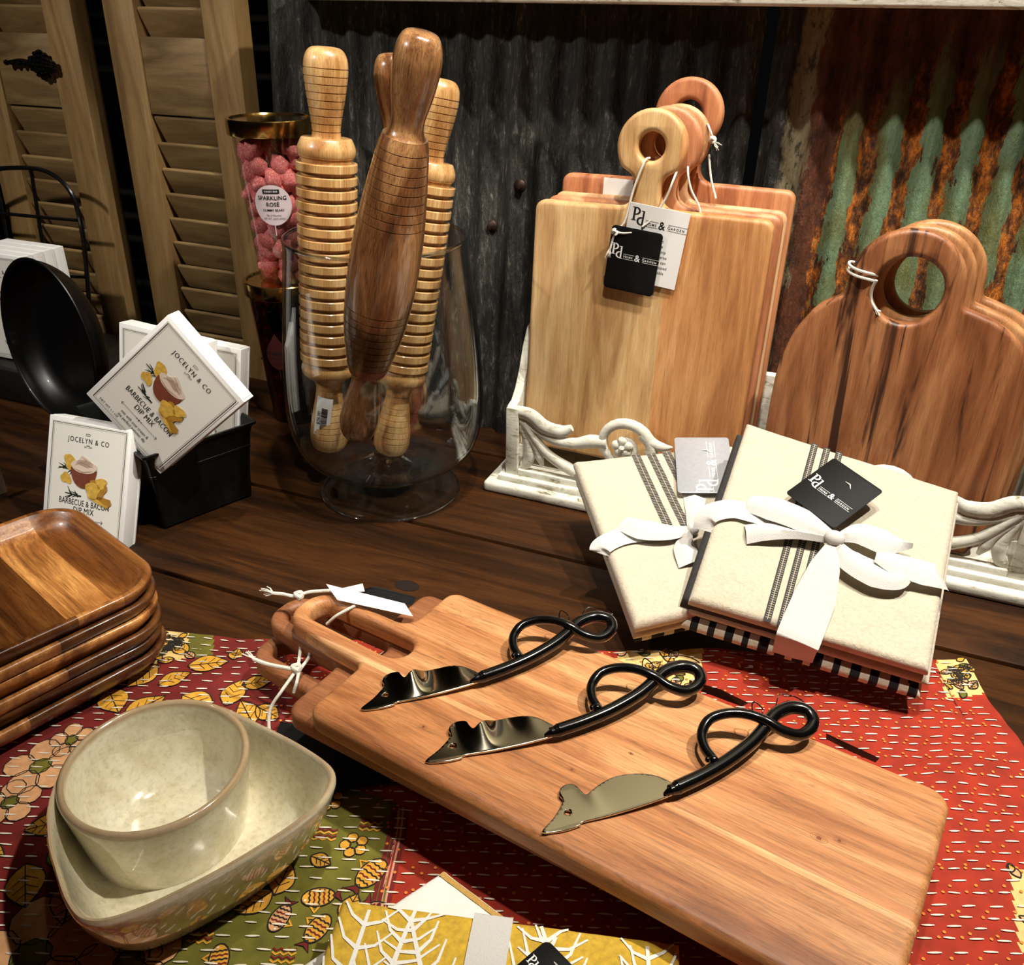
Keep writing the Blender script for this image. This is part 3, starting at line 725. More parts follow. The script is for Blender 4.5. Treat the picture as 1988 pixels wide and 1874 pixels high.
# ================================================================== CANDY TUMBLERS
gum = NT('sugared_gummy'); f = gum.noise(gum.coords(), 700, 4, .8)
gum.set(col=gum.ramp(f, [(.35, srgb(206, 84, 86)), (.52, srgb(236, 130, 126)), (.64, srgb(255, 214, 206))]), rough=.5, sss=.25, normal=gum.bump(f, .9, .001)); gum.p.inputs['Subsurface Radius'].default_value = (.006, .002, .002)
gumd = plain('dark_wine_gummy', srgb(58, 10, 14), .35, noise=.4, nscale=300)
tg = thin_glass('tumbler_glass', (.97, .95, .95, 1), .8, .45)
tg2 = thin_glass('wine_tumbler_glass', (.55, .16, .18, 1), .9, .5)
lab_w = plain('white_sticker', srgb(216, 200, 204), .4); lab_g = plain('smoked_sticker', srgb(70, 30, 28), .4)
def tumbler(label, loc, g_, lab, dark):
    t = thing('candy_tumbler', label, 'candy jar', loc); t.scale = (.93, .93, 1)
    H = .186; rb, rt = .036, .0505
    R = lambda z: rb+(rt-rb)*z/H
    b = MB(); b.lathe([(0, 0), (rb-.002, 0), (rb, .002), (R(H), H), (R(H)-.0016, H), (rb-.0014, .004), (0, .004)], 64); b.build('glass', g_, t, smooth=50)
    b = MB(); b.lathe([(0, H+.0025), (.0485, H+.0025), (.0500, H+.0045), (.0535, H+.0045), (.0545, H+.0035), (.0545, H-.0125), (.0538, H-.0135), (.0515, H-.0135), (.0515, H-.001), (0, H-.001)], 64); b.build('lid', M['gold'], t, smooth=40)
    # wrap-around sticker
    if lab is not None:
        a0 = math.radians(-64 if not dark else -80); zc = .098; k = .0235 if not dark else .018
        def on(x, z, e=.0006): a_ = a0+x/R(zc); rr = R(zc+z)+e; return Vector((rr*math.cos(a_), rr*math.sin(a_), zc+z))
        b = MB(); N = 36
        vs = [on(0, 0)]; fs = []
        for r_ in range(1, 5):
            for i in range(N):
                an = 2*PI*i/N; rr = k*r_/4
                x, z = rr*math.cos(an), rr*math.sin(an)
                if dark and z > 0: z = z*(1+.75*(1-abs(x)/k)**2); 
                vs.append(on(x, z))
        for i in range(N): fs.append((0, 1+i, 1+(i+1) % N))
        for r_ in range(3):
            for i in range(N): fs.append((1+r_*N+i, 1+(r_+1)*N+i, 1+(r_+1)*N+(i+1) % N, 1+r_*N+(i+1) % N))
        b.add(vs, fs)
        b.add([on(-.0006, -k), on(.0006, -k), on(.0006, -k-.012), on(-.0006, -k-.012)], [(0, 1, 2, 3)])
        o = b.build('sticker', lab_g if dark else lab_w, t)
        b = MB()
        def tx(s_, size, x, z, spc=1.0, bold=0.0):
            vs, fs = text_geo(s_, size, 'CENTER', spc, bold); b.add([on(v.x+x, v.y+z, .0010) for v in vs], fs)
        if not dark:
            tx('SPARKLING', .0066, 0, .0085, 1.05, .012); tx('ROS\u00c9', .0066, 0, .0010, 1.05, .012); tx('GUMMY BEARS', .0040, .0, -.0055, 1.0, .008)
            tx('90s of Flavority', .0030, 0, -.0115); tx('NET WT. 16OZ (454G)', .0028, 0, -.0155)
            b.grid(lambda u, v: on(-.0105+.020*u, .0135+.005*v, .0009), 9, 2)
        else:
            tx('CHAMPAGNE', .0060, 0, .004, 1.0, .01); tx('GUMMY BEARS', .0038, 0, -.003); tx('Flavority', .0026, 0, -.008); tx('NET WT. 16OZ', .0026, 0, -.011)
        b.build('lettering', M['ink'], o, merge=False)
        if not dark:
            b = MB(); vs, fs = text_geo('CANDY BAR', .0028, 'CENTER', 1.0, .01); b.add([on(v.x-.0005, v.y+.0160, .0013) for v in vs], fs); b.build('lettering', M['whiteink'], o, merge=False)
    return t
TX = -.6845
base_t = tumbler('gold-lidded tumbler of dark wine candy at the bottom of the pair', (TX-.006, .905, .0005), tg2, 1, True)
top_t = tumbler('gold-lidded tumbler of pink sugared gummies, on top of the darker tumbler', (TX, .905, .190), tg, 1, False)
def gummy_mesh(sd):
    r_ = random.Random(sd); bm = bmesh.new(); bmesh.ops.create_icosphere(bm, subdivisions=2, radius=.0108)
    import mathutils.noise as mn
    for v in bm.verts:
        n = mn.noise(v.co*190+Vector((sd*7, 0, 0))); v.co *= 1+.5*n; v.co.x *= 1.15; v.co.y *= .85
    me = bpy.data.meshes.new('gummy_candy'); bm.to_mesh(me); bm.free(); me.materials.append(gum.m)
    me.polygons.foreach_set('use_smooth', [True]*len(me.polygons)); return me
gm = [gummy_mesh(i) for i in range(4)]
def fill_candies(base, z0, mat, n, label, group):
    placed = []; z = .009
    ms = gm
    if mat is not gum.m:
        ms = []
        for me in gm: c_ = me.copy(); c_.materials.clear(); c_.materials.append(mat); ms.append(c_)
    tries = 0
    r_ = random.Random(3)
    while len(placed) < n and tries < 60000:
        tries += 1
        z = .010+.152*(len(placed)/n); zz = z+r_.uniform(-.008, .008); zz = max(.010, min(.166, zz)); R_ = .0335+(.0135)*zz/.186-.0138
        a_ = r_.uniform(0, 2*PI); rr = R_ if r_.random() < .8 else R_*math.sqrt(r_.random())
        p = Vector((rr*math.cos(a_), rr*math.sin(a_), zz))
        if all((p-q).length > .0165-.004*(tries/60000) for q in placed[-40:]): placed.append(p)
    for i, p in enumerate(placed):
        o = bpy.data.objects.new('gummy_candy', ms[i % 4]); COL.objects.link(o)
        o.location = Vector(base)+p; o.rotation_euler = (r_.uniform(0, 6), r_.uniform(0, 6), r_.uniform(0, 6)); s_ = r_.uniform(.95, 1.25); o.scale = (s_, s_, s_)
        tag(o, label, 'candy', group)
fill_candies((TX, .905, .190), 0, gum.m, 78, 'pink sugar-coated gummy packed in the upper gold-lidded tumbler', 'pink gummies in the upper tumbler')
fill_candies((TX-.006, .905, .0005), 0, gumd, 45, 'dark wine-red gummy packed in the lower gold-lidded tumbler', 'dark gummies in the lower tumbler')

# ================================================================== DIP MIX BOXES AND BLACK BIN
def carton(label, loc, rot, W=.102, H=.128, TH=.0195, art='dip', name='mix_carton'):
    t = thing(name, label, 'carton', loc, rot)
    b = MB(); b.M = T(0, TH/2, H/2); b.rbox((0, 0, 0), (W, TH, H), .0008, 2); b.build('carton_body', M['white'], t)
    b = MB(); b.box((0, TH/2, H+.0004), (W-.006, TH-.004, .0006)); b.box((W/2+.0003, TH-.003, H/2), (.0006, .0012, H-.01)); b.build('flap', M['white'], t)
    b = MB(); b.M = T(0, -.0003, 0) @ TXT; b.flat([(-W/2+.004, .004), (W/2-.004, .004), (W/2-.004, H-.004), (-W/2+.004, H-.004)]); fr_ = b.build('front_print', M['cream'], t, smooth=0)
    b = MB(); b.M = T(0, -.0006, 0) @ TXT
    for ins, wd in ((.0058, .0007), (.0074, .00025)):
        x, z0, z1 = W/2-ins, ins, H-ins; b.line([(-x, z0), (x, z0), (x, z1), (-x, z1)], wd, closed=True)
    if art:
        b.text('JOCELYN & CO', .0075, 0, H*.835, spacing=1.25, sx=.82)
        b.line([(-.002, H*.80), (.002, H*.80)], .0006); b.text('EST. 2009', .0024, 0, H*.795-.001)
        b.line([(-.0035, H*.880), (-.0035, H*.895), (.0005, H*.895), (.0022, H*.888), (.0005, H*.880), (-.0035, H*.880)], .0004)
        if art == 'dip':
            b.text('BARBECUE & BACON', .0088, 0, H*.325, spacing=1.05, sx=.72); b.text('DIP MIX', .0088, 0, H*.265, spacing=1.05, sx=.8)
            y = H*.20; b.line([(-.024, y), (.024, y)], .0004); b.sphere((0, y, 0), .0010, 8, (1, 1, .1)); b.sphere((.003, y, 0), .0007, 8, (1, 1, .1)); b.sphere((-.003, y, 0), .0007, 8, (1, 1, .1))
            for s in (-1, 1): b.line([(s*.0225, y+.0018), (s*.0245, y), (s*.0225, y-.0018)], .0005)
            b.text('mix with sour cream &', .0050, 0, H*.145, sx=.8); b.text('the perfect summer dip', .0050, 0, H*.105, sx=.8)
            b.text('NET WT 1.1 OZ', .0036, -W*.27, H*.075)
        else:
            b.text('VANILLA', .010, 0, H*.16, spacing=1.1); b.text('PIZZELLE MIX', .0055, 0, H*.24)
    b.build('lettering', M['ink'], fr_, merge=False)
    if art == 'dip':
        S_ = W/.102
        def layer(mat, fn, nm='illustration', e=.0007):
            b = MB(); b.M = T(-.003, -e, H*.575) @ TXT @ Matrix.Scale(1.12, 4); fn(b); b.build(nm, mat, fr_, merge=False)
        def sprig(b):
            for x0, y0, an in ((-.022, .002, 15), (-.013, -.021, -12)):
                for k in range(9):
                    a_ = math.radians(an+180+rnd.uniform(-50, 50)); L_ = rnd.uniform(.004, .009); xx = x0+rnd.uniform(0, .010); yy = y0+rnd.uniform(-.002, .002)
                    b.line([(xx, yy), (xx+L_*math.cos(a_), yy+L_*math.sin(a_))], [.0014, .0003])
                b.line([(x0-.006, y0), (x0+.012, y0-.001)], [.0008, .0016])
        layer(M['sprig'], sprig, 'sprigs', .0006)
        def blob(b, cx, cy, rx, ry, rot_, wob=.14, ph=0, n=20):
            P = []
            for i in range(n):
                a_ = 2*PI*i/n; r_ = 1+wob*math.sin(3*a_+ph)+wob*.5*math.sin(5*a_+ph*2); x, y = rx*r_*math.cos(a_), ry*r_*math.sin(a_); c_, s_ = math.cos(rot_), math.sin(rot_)
                P.append((cx+x*c_-y*s_, cy+x*s_+y*c_))
            b.flat(P)
        layer(M['chip'], lambda b: (blob(b, -.0165, .0085, .0055, .0075, .3, ph=1), blob(b, -.0190, -.0075, .0065, .0048, -.4, ph=2)), 'chips', .0007)
        layer(M['terra'], lambda b: b.flat([(-.0145*math.cos(a_)+.0, .004-.0185*math.sin(a_)) for a_ in [PI*i/14 for i in range(15)]]), 'bowl', .0008)
        layer(M['dipcream'], lambda b: (blob(b, 0, .006, .0145, .0062, 0, .03), b.flat([(-.009, .008), (-.003, .0165), (.001, .015), (.006, .0125), (.011, .008), (.004, .005)])), 'dip_cream', .0009)
        layer(M['dipshade'], lambda b: (b.line([(-.010, .006), (-.003, .010), (.004, .008), (.010, .0065)], [.0003, .0012, .0012, .0003]), b.line([(-.011, .003), (-.001, .0005), (.010, .003)], [.0003, .0012, .0003]), b.line([(-.003, .0145), (.003, .012), (.0, .010)], [.0003, .001, .0003])), 'dip_cream', .0010)
        layer(M['chip2'], lambda b: (blob(b, .0175, -.012, .0085, .0095, .7, ph=2.2), b.flat([(.014, -.018), (.031, -.020), (.033, -.024), (.028, -.029), (.016, -.024)])), 'chips', .0011)
        layer(M['chip'], lambda b: (blob(b, .0115, -.0145, .0075, .0082, .2, ph=.5), b.flat([(.006, -.021), (.018, -.022), (.030, -.0275), (.020, -.0265)]), blob(b, .020, -.0065, .0060, .0050, .5, ph=1.5)), 'chips', .0012)
    elif art:
        b = MB(); b.M = T(0, -.0008, H*.5) @ TXT
        for k in range(5): b.line([((k-2)*.0045*math.sin(a_), .012+.013*math.cos(a_)) for a_ in [PI*i/12 for i in range(13)]], .0007)
        b.flat([(x, y) for x, y in [(-.009, .004), (-.007, -.0005), (0, -.002), (.007, -.0005), (.009, .004)]])
        b.build('illustration', M['red'], fr_, merge=False)
        b = MB(); b.M = T(0, -.0008, H*.5) @ TXT; b.text('warm', .012, 0, -.018); b.line([(0, -.002), (0, -.012)], .0008); b.build('lettering', M['ink'], fr_, merge=False)
    return t
carton('white dip mix carton leaning upright in front of the black bin', (-.706, .5381, .0012), (-.3953, .0096, .0893))
carton('white dip mix carton tilted onto its corner across the black bin', (-.6699, .5894, .1112), (-.0973, .8627, .1196), W=.106, H=.136)
carton('white carton upright in the bin, directly behind the tilted one', (-.697, .662, .066), (math.radians(-9), math.radians(6), math.radians(6)), W=.108, H=.124, art='dip')
carton('white carton at the back right of the black bin, its corner showing', (-.674, .690, .050), (math.radians(-9), math.radians(5), math.radians(8)), W=.104, H=.124, art='dip')
# bin
binm = plain('black_tin', srgb(30, 32, 32), .33, .65, noise=.35, nscale=60, bump=.15)
tb = thing('black_metal_bin', 'black embossed tin bin holding the white dip mix cartons', 'bin', (-.6255, .644, .0006), (0, 0, math.radians(-21.5)))
b = MB(); LX, LY, HZ = .158, .110, .094
def rect(z, gx, rr=.004): 
    return [Vector((p.x, p.y, z)) for p in fillet([(-LX-gx, -LY/2-gx, rr), (gx, -LY/2-gx, rr), (gx, LY/2+gx, rr), (-LX-gx, LY/2+gx, rr)], 3)]
rings = [rect(.0, -.0035), rect(.002, -.0015), rect(.060, .0015), rect(.062, .0030), rect(.066, .0034), rect(.068, .0020), rect(HZ-.006, .0065), rect(HZ-.003, .0100), rect(HZ, .0105), rect(HZ, .0075), rect(HZ-.004, .0055), rect(.003, -.0030)]
b.loft(rings, (True, True)); b.build('bin_body', binm, tb, smooth=35)
# ================================================================== FAR LEFT GROUP
lg = [('white mix carton with red whisk print, front of the far left row', 0), ('second white carton in the far left row', 1), ('third white carton in the far left row', 2), ('rearmost white carton in the far left row', 3)]
for lb, k in lg:
    p = PY(43, 508, .80)
    carton(lb, (p.x-.051, p.y+.0170*k, .054), (0, 0, math.radians(1)), W=.102, H=.150, TH=.0160, art='whisk' if k == 0 else ('whisk' if k else None))
stand = MB(); stand.rbox((-1.13, .86, .026), (.42, .17, .050), .004)
tag(stand.build('dark_riser', plain('dark_riser_wood', srgb(18, 14, 12), .5, noise=.3, nscale=30)), 'dark low wooden riser under the far left row of cartons', 'riser')
# wire basket (arched side panel with grid)
wb = thing('wire_basket', 'black wire basket with arched grid end at far left edge', 'basket', (0, 0, 0))
def wire(pts, r=.0026): 
    b = MB(); b.tube(pts, r, 8); return b.build('wire', M['black'], wb)
yb = .93
A_ = lambda px, py: PY(px, py, yb)
arch = [A_(-120, 470), A_(-90, 380), A_(-30, 335), A_(40, 326), A_(95, 335), A_(135, 370), A_(156, 430), A_(168, 520), A_(176, 640)]
wire(catmull(arch, 8), .0032)
wire([A_(-120, 405), A_(-20, 412), A_(60, 420), A_(152, 428)]); wire([A_(-130, 520), A_(0, 530), A_(90, 535), A_(168, 538)])
for x0, y0, x1, y1 in ((60, 327, 102, 600), (-8, 350, 40, 600), (-62, 352, -24, 600)): wire([A_(x0, y0), A_(x1, y1)])
p0, p1 = A_(176, 640), A_(-130, 640)
wire([p0, (p0.x, p0.y, .0525)], .0032); wire([(p0.x, p0.y, .0545), (p1.x, p1.y, .0545)]); wire([p1, (p1.x, p1.y, .0525)], .0032)
# black round pan standing on edge
pn = thing('black_round_pan', 'glossy black round enamel pan standing on edge beside the cartons', 'pan', tuple(PY(142, 656, .735)), (math.radians(86), 0, math.radians(-13))); pn.scale = (.83, .83, .83)
b = MB(); pr = catprof([(.001, .000), (.075, .0), (.098, .006), (.112, .022), (.1175, .036), (.1195, .038)], 5)
b.lathe([(0, 0)]+pr[1:]+[(.1205, .0395), (.1195, .0405), (.1165, .0385)]+[(max(r-.0022, 0), z+.0022) for r, z in reversed(pr[:-3])], 80); 
b.build('pan_body', plain('black_enamel', srgb(4, 4, 5), .38, 0, .15), pn, smooth=50)
# rough brown block in the bottom left shadow
b = MB()
P = [PZ(-60, 1100, .0), PZ(36, 1010, .0)]
t = thing('rough_wood_crate', 'dark rough wooden crate corner in shadow at the left edge', 'crate', (-.955, .60, .0005), (0, 0, math.radians(-12)))
cw = wood('dark_crate_wood', srgb(40, 28, 18), srgb(66, 50, 32), srgb(92, 72, 48), 0, fine=1, rings=.6, rough=.8, bump=.6)
for nm, c_, d_ in (('side', (0, -.075, .045), (.18, .010, .09)), ('side', (0, .0, .045), (.18, .010, .09)), ('end', (.088, -.0375, .045), (.010, .065, .09)), ('end', (-.088, -.0375, .045), (.010, .065, .09)), ('bottom', (0, -.0375, .004), (.165, .064, .008))):
    b = MB(); b.rbox(c_, d_, .002, 2); b.build(nm, cw, t)

# ================================================================== PRINTED CLOTH
KC = Vector((.140, .705)); E1 = Vector((-.935, -.354)).normalized(); E2 = Vector((E1.y*-1, E1.x)) if False else Vector((.354, -.935)).normalized()
import mathutils.noise as mn
LS, LT = .90, .80
def st(x, y): d = Vector((x, y))-KC; return d.dot(E1), d.dot(E2)
def cloth_h(s, t_):
    h = .0018
    free = max(0, min(1, (.16-s)/.10))                                  # rumpled free corner at the right
    free2 = max(0, min(1, (s-.42)/.06))*max(0, min(1, (.22-t_)/.08))
    n1 = mn.noise(Vector((s*9+t_*3, t_*22-s*6, 3.1))); n2 = mn.noise(Vector((s*26, t_*48, 7.7))); n3 = mn.noise(Vector((s*70, t_*90, 1.2)))
    h += free*(.0042*(n1+.5)+.0020*n2+.0008*n3)+free2*(.0030*(n1+.4)+.0014*n2)+.0004*n3*(1-free)
    return max(h, .0006)
def cloth_pt(s, t_, e=0.0):
    ss = s+.0035*math.sin(t_*31)+.002*mn.noise(Vector((t_*30, 0, 2))) if s < .03 else s
    tt = t_+(.004*math.sin(s*23)+.003*mn.noise(Vector((s*25, 0, 5)))) if t_ < .02 else t_
    p = KC+E1*ss+E2*tt
    return Vector((p.x, p.y, cloth_h(s, t_)+e))
c_red = plain('cloth_red', srgb(156, 38, 10), .85, noise=.22, nscale=60, bump=.2); c_maroon = plain('cloth_maroon', srgb(112, 22, 16), .85, noise=.25, nscale=60, bump=.2)
c_green = plain('cloth_olive', srgb(106, 102, 28), .85, noise=.3, nscale=50, bump=.2); c_white = plain('cloth_stitch', srgb(235, 225, 205), .8)
c_orange = plain('cloth_dot_orange', srgb(226, 130, 48), .8); c_yel = plain('cloth_ochre', srgb(214, 156, 46), .8, noise=.2, nscale=200); c_blk = plain('cloth_outline', srgb(22, 14, 10), .8)
c_peach = plain('cloth_peach', srgb(214, 160, 112), .8, noise=.2, nscale=120); c_cream = plain('cloth_cream', srgb(222, 190, 120), .8, noise=.15, nscale=120); c_pink = plain('cloth_pale_line', srgb(206, 150, 126), .8)
CMAT = [c_red, c_maroon, c_green, c_cream, c_white, c_orange, c_yel, c_blk, c_peach, c_pink]
def inpoly(x, y, P):
    r = False; n = len(P)
    for i in range(n):
        x1, y1 = P[i-1]; x2, y2 = P[i]
        if (y1 > y) != (y2 > y) and x < (x2-x1)*(y-y1)/(y2-y1)+x1: r = not r
    return r
def wz(pts): return [tuple(PZ(a, c, .002)[:2]) for a, c in pts]
Z_green = wz([(775, 1560), (738, 1900), (300, 2100), (270, 1800), (420, 1700), (600, 1500)])
Z_mar = wz([(200, 1200), (560, 1225), (560, 1480), (600, 1560), (430, 1690), (330, 1850), (250, 2100), (-900, 2100), (-500, 1100)])
Z_cream = [wz([(1212, 1240), (1368, 1255), (1355, 1345), (1180, 1330)]), wz([(1815, 1275), (1895, 1270), (1912, 1348), (1838, 1358)]), wz([(1958, 1690), (2100, 1690), (2100, 1850), (1985, 1850)]), wz([(300, 1225), (372, 1225), (372, 1275), (300, 1290)])]
Z_green2 = wz([(372, 1225), (420, 1228), (415, 1275), (362, 1275)])
cl = MB(); NU, NV = 400, 350
vs = [cloth_pt(LS*i/NU, LT*j/NV) for i in range(NU+1) for j in range(NV+1)]
cl.add(vs, [])
for i in range(NU):
    for j in range(NV):
        a = i*(NV+1)+j; x, y = vs[a].x, vs[a].y
        k = 0
        if inpoly(x, y, Z_green) or inpoly(x, y, Z_green2): k = 2
        elif any(inpoly(x, y, z) for z in Z_cream): k = 3
        elif inpoly(x, y, Z_mar): k = 1
        cl.f.append([a, a+1, a+NV+2, a+NV+1]); cl.mi.append(k)
def zone(s, t_):
    p = KC+E1*s+E2*t_; x, y = p
    if inpoly(x, y, Z_green): return 2
    if inpoly(x, y, Z_mar): return 1
    return 0
def c_line(pts, wd, mat, e=.0006):
    n = len(pts); vs = []
    for i in range(n):
        a = pts[max(i-1, 0)]; c_ = pts[min(i+1, n-1)]; tx, ty = c_[0]-a[0], c_[1]-a[1]; L = math.hypot(tx, ty) or 1
        w_ = (wd[i] if hasattr(wd, '__len__') else wd)/2
        for s_ in (1, -1): vs.append(cloth_pt(pts[i][0]-ty/L*w_*s_, pts[i][1]+tx/L*w_*s_, e))
    cl.mat = mat; cl.add(vs, [(2*i, 2*i+1, 2*i+3, 2*i+2) for i in range(n-1)])
def c_fan(cx, cy, pts, mat, e=.0005):
    cl.mat = mat; n = len(pts); vs = [cloth_pt(cx, cy, e)]
    for k in (.5, 1):
        for p in pts: vs.append(cloth_pt(cx+(p[0]-cx)*k, cy+(p[1]-cy)*k, e))
    cl.add(vs, [(0, 1+i, 1+(i+1) % n) for i in range(n)]+[(1+i, 1+n+i, 1+n+(i+1) % n, 1+(i+1) % n) for i in range(n)])
def c_leaf(cx, cy, L, an, mat=6, w_=.34):
    ca, sa = math.cos(an), math.sin(an); f = lambda u, v: (cx+u*ca-v*sa, cy+u*sa+v*ca)
    out = []; n = 9
    for i in range(n+1): u = i/n; out.append(f(L*(u-.5), L*w_*math.sin(PI*u**.85)))
    for i in range(n-1, 0, -1): u = i/n; out.append(f(L*(u-.5), -L*w_*math.sin(PI*u**.85)))
    c_fan(cx, cy, out, mat); c_line(out+[out[0]], .0009, 7, .0008)
    if L > .012:
        c_line([f(-L*.48, 0), f(L*.48, 0)], .0007, 7, .0008)
        for k in (-.22, -.02, .18):
            for s_ in (1, -1): c_line([f(L*k, 0), f(L*(k+.16), s_*L*w_*.62)], .0005, 7, .0008)
def c_flower(cx, cy, R_, mat=8, n=5):
    for k in range(n):
        a = 2*PI*k/n; pts = [(cx+R_*.62*math.cos(a)+R_*.42*math.cos(b_), cy+R_*.62*math.sin(a)+R_*.42*math.sin(b_)) for b_ in [2*PI*i/10 for i in range(10)]]
        c_fan(cx+R_*.62*math.cos(a), cy+R_*.62*math.sin(a), pts, mat, .0005+.00003*k); c_line(pts+[pts[0]], .0007, 7, .0008)
    pts = [(cx+R_*.3*math.cos(b_), cy+R_*.3*math.sin(b_)) for b_ in [2*PI*i/10 for i in range(10)]]; c_fan(cx, cy, pts, 2, .0007); c_line(pts+[pts[0]], .0007, 7, .0009)
def c_fish(cx, cy, L, an, mat=6, m2=1):
    ca, sa = math.cos(an), math.sin(an); f = lambda u, v: (cx+u*ca-v*sa, cy+u*sa+v*ca)
    body = [f(L*.42*math.cos(b_), L*.26*math.sin(b_)) for b_ in [2*PI*i/16 for i in range(16)]]
    tail = [f(-L*.36, 0), f(-L*.62, L*.22), f(-L*.54, 0), f(-L*.62, -L*.22)]
    c_fan(*f(-L*.5, 0), tail, m2, .0004); c_line(tail+[tail[0]], .0006, 7, .0008); c_fan(cx, cy, body, mat); c_line(body+[body[0]], .0009, 7, .0008)
    for k in range(5):
        u = -.28+.12*k; h_ = .22*math.sqrt(max(0, 1-(u/.42)**2)); zig = [f(L*(u+(.03 if i % 2 else 0)), L*h_*(i/3-1)) for i in range(7)]; c_line(zig, .0011, (7, m2)[k % 2], .0007)
    c_fan(*f(L*.32, L*.06), [f(L*.32+L*.035*math.cos(b_), L*.06+L*.035*math.sin(b_)) for b_ in [2*PI*i/8 for i in range(8)]], 4, .0009)
    fin = [f(-.05*L, L*.24), f(.08*L, L*.42), f(.18*L, L*.22)]; c_line(fin, .0016, 6, .0007)
rc = random.Random(21)
# leaves and flowers of the maroon end
lf = []
for a, c_, L, an in ((405, 1290, .050, .2), (460, 1268, .030, 1.6), (385, 1365, .048, -.4), (455, 1348, .044, 1.4), (500, 1330, .036, .3), (425, 1410, .044, .5), (480, 1385, .042, 2.2), (520, 1385, .036, -.5), (340, 1320, .040, .6), (350, 1260, .03, 2.6), (540, 1300, .024, .9)):
    p = PZ(a, c_, .002); s, t_ = st(p.x, p.y); c_leaf(s, t_, L*.68, an+PI); lf.append((s, t_))
for a, c_, R_ in ((80, 1490, .026), (140, 1440, .016), (490, 1450, .020), (20, 1560, .02), (60, 1860, .040), (250, 1870, .03)):
    p = PZ(a, c_, .002); s, t_ = st(p.x, p.y); c_flower(s, t_, R_); lf.append((s, t_)); lf.append((s+R_*.7, t_)); lf.append((s-R_*.7, t_))
for _ in range(900):
    s, t_ = rc.uniform(.55, .88), rc.uniform(.02, .60)
    if zone(s, t_) != 1 or any(math.hypot(s-a, t_-c_) < .025 for a, c_ in lf): continue
    lf.append((s, t_)); c_leaf(s, t_, rc.uniform(.018, .036), rc.uniform(0, 6), 6 if rc.random() < .8 else 2)
# motifs of the olive panel
mot = []
for _ in range(900):
    s, t_ = rc.uniform(.44, .66), rc.uniform(.15, .36)
    if zone(s, t_) != 2 or any(math.hypot(s-a, t_-c_) < .021 for a, c_ in mot): continue
    mot.append((s, t_)); k = rc.random()
    if k < .45: c_fish(s, t_, rc.uniform(.022, .032), rc.uniform(0, 6), 6 if rc.random() < .6 else 8, 1)
    elif k < .7: c_leaf(s, t_, rc.uniform(.012, .026), rc.uniform(0, 6))
    elif k < .85: c_flower(s, t_, rc.uniform(.007, .012), 6)
    else:
        L = rc.uniform(.012, .020)
        for q in range(4): c_line([(s+L*(u/6-.5), t_+.0025*q+.0016*(u % 2)) for u in range(7)], .0013, (1, 6)[q % 2], .0006)
# borders
for zp in Z_cream:
    for _ in range(26):
        cx, cy = rc.choice(zp); cx2, cy2 = rc.choice(zp); u = rc.random(); x, y = cx+(cx2-cx)*u, cy+(cy2-cy)*u
        u = rc.random(); mx, my = sum(p[0] for p in zp)/4, sum(p[1] for p in zp)/4; x, y = x+(mx-x)*u, y+(my-y)*u
        if not inpoly(x, y, zp): continue
        s, t_ = st(x, y)
        if s < 0 or t_ < 0: continue
        c_leaf(s, t_, rc.uniform(.008, .015), rc.uniform(0, 6), rc.choice((6, 2, 6, 8)), .3)
# paired pale lines between olive and red
for off, m_ in ((-.0035, 1), (0, 1), (.0012, 9), (.0040, 9), (.0062, 1)):
    pts = []
    for a, c_ in ((772, 1570), (766, 1620), (750, 1690), (735, 1760), (722, 1880)):
        p = PZ(a, c_, .002); s, t_ = st(p.x, p.y); pts.append((s-off, t_))
    pts = [(p.x, p.y) for p in catmull([(x, y, 0) for x, y in pts], 6)]; c_line(pts, .0014 if m_ == 9 else .0030, m_, .0005)
# running stitches and dots
row = 0; t_ = .004
while t_ < .70:
    s = .004+rc.uniform(0, .015)
    while s < LS-.02:
        L = rc.uniform(.0068, .0096); w_ = .00115; dy = rc.uniform(-.0006, .0006)
        y0 = t_+.0012*math.sin(s*40+row)
        if .36 < s < .5 and t_ < .1: pass
        pts = [(s+L*k/3, y0+dy*k/3) for k in range(4)]; c_line(pts, [w_*.5, w_, w_, w_*.5], 4, .0010)
        if zone(s, t_) == 0:
            ds, dt = s+L+.0035+rc.uniform(-.001, .001), y0+(.0040 if row % 2 else -.0006)
            c_fan(ds, dt, [(ds+.00115*math.cos(b_), dt+.00105*math.sin(b_)) for b_ in [2*PI*i/7 for i in range(7)]], 5, .0008)
        s += L+rc.uniform(.0070, .0098)
    t_ += .0082; row += 1
clo = cl.build('printed_throw', CMAT, None, smooth=180, merge=False)
tag(clo, 'red hand-stitched printed cotton throw with olive panel spread over the table', 'tablecloth')

# ================================================================== STACK OF WOODEN TRAYS
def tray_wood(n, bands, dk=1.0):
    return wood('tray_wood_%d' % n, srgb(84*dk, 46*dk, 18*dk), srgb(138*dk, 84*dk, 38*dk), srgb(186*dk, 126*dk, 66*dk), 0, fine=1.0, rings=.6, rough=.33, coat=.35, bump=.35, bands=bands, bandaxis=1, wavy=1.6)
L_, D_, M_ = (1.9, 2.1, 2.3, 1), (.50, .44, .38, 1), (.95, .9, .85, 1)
tw = [tray_wood(0, [(-.1, D_), (-.03, D_), (.018, L_), (.054, M_), (.1, M_)], .95), tray_wood(1, [(-.1, D_), (-.05, L_), (.0, D_), (.1, D_)], .9), tray_wood(2, [(-.1, L_), (.1, L_)], 1.0), tray_wood(3, [(-.1, D_), (.1, M_)], .9), tray_wood(4, [(-.1, L_), (-.035, D_), (.1, M_)], .9)]
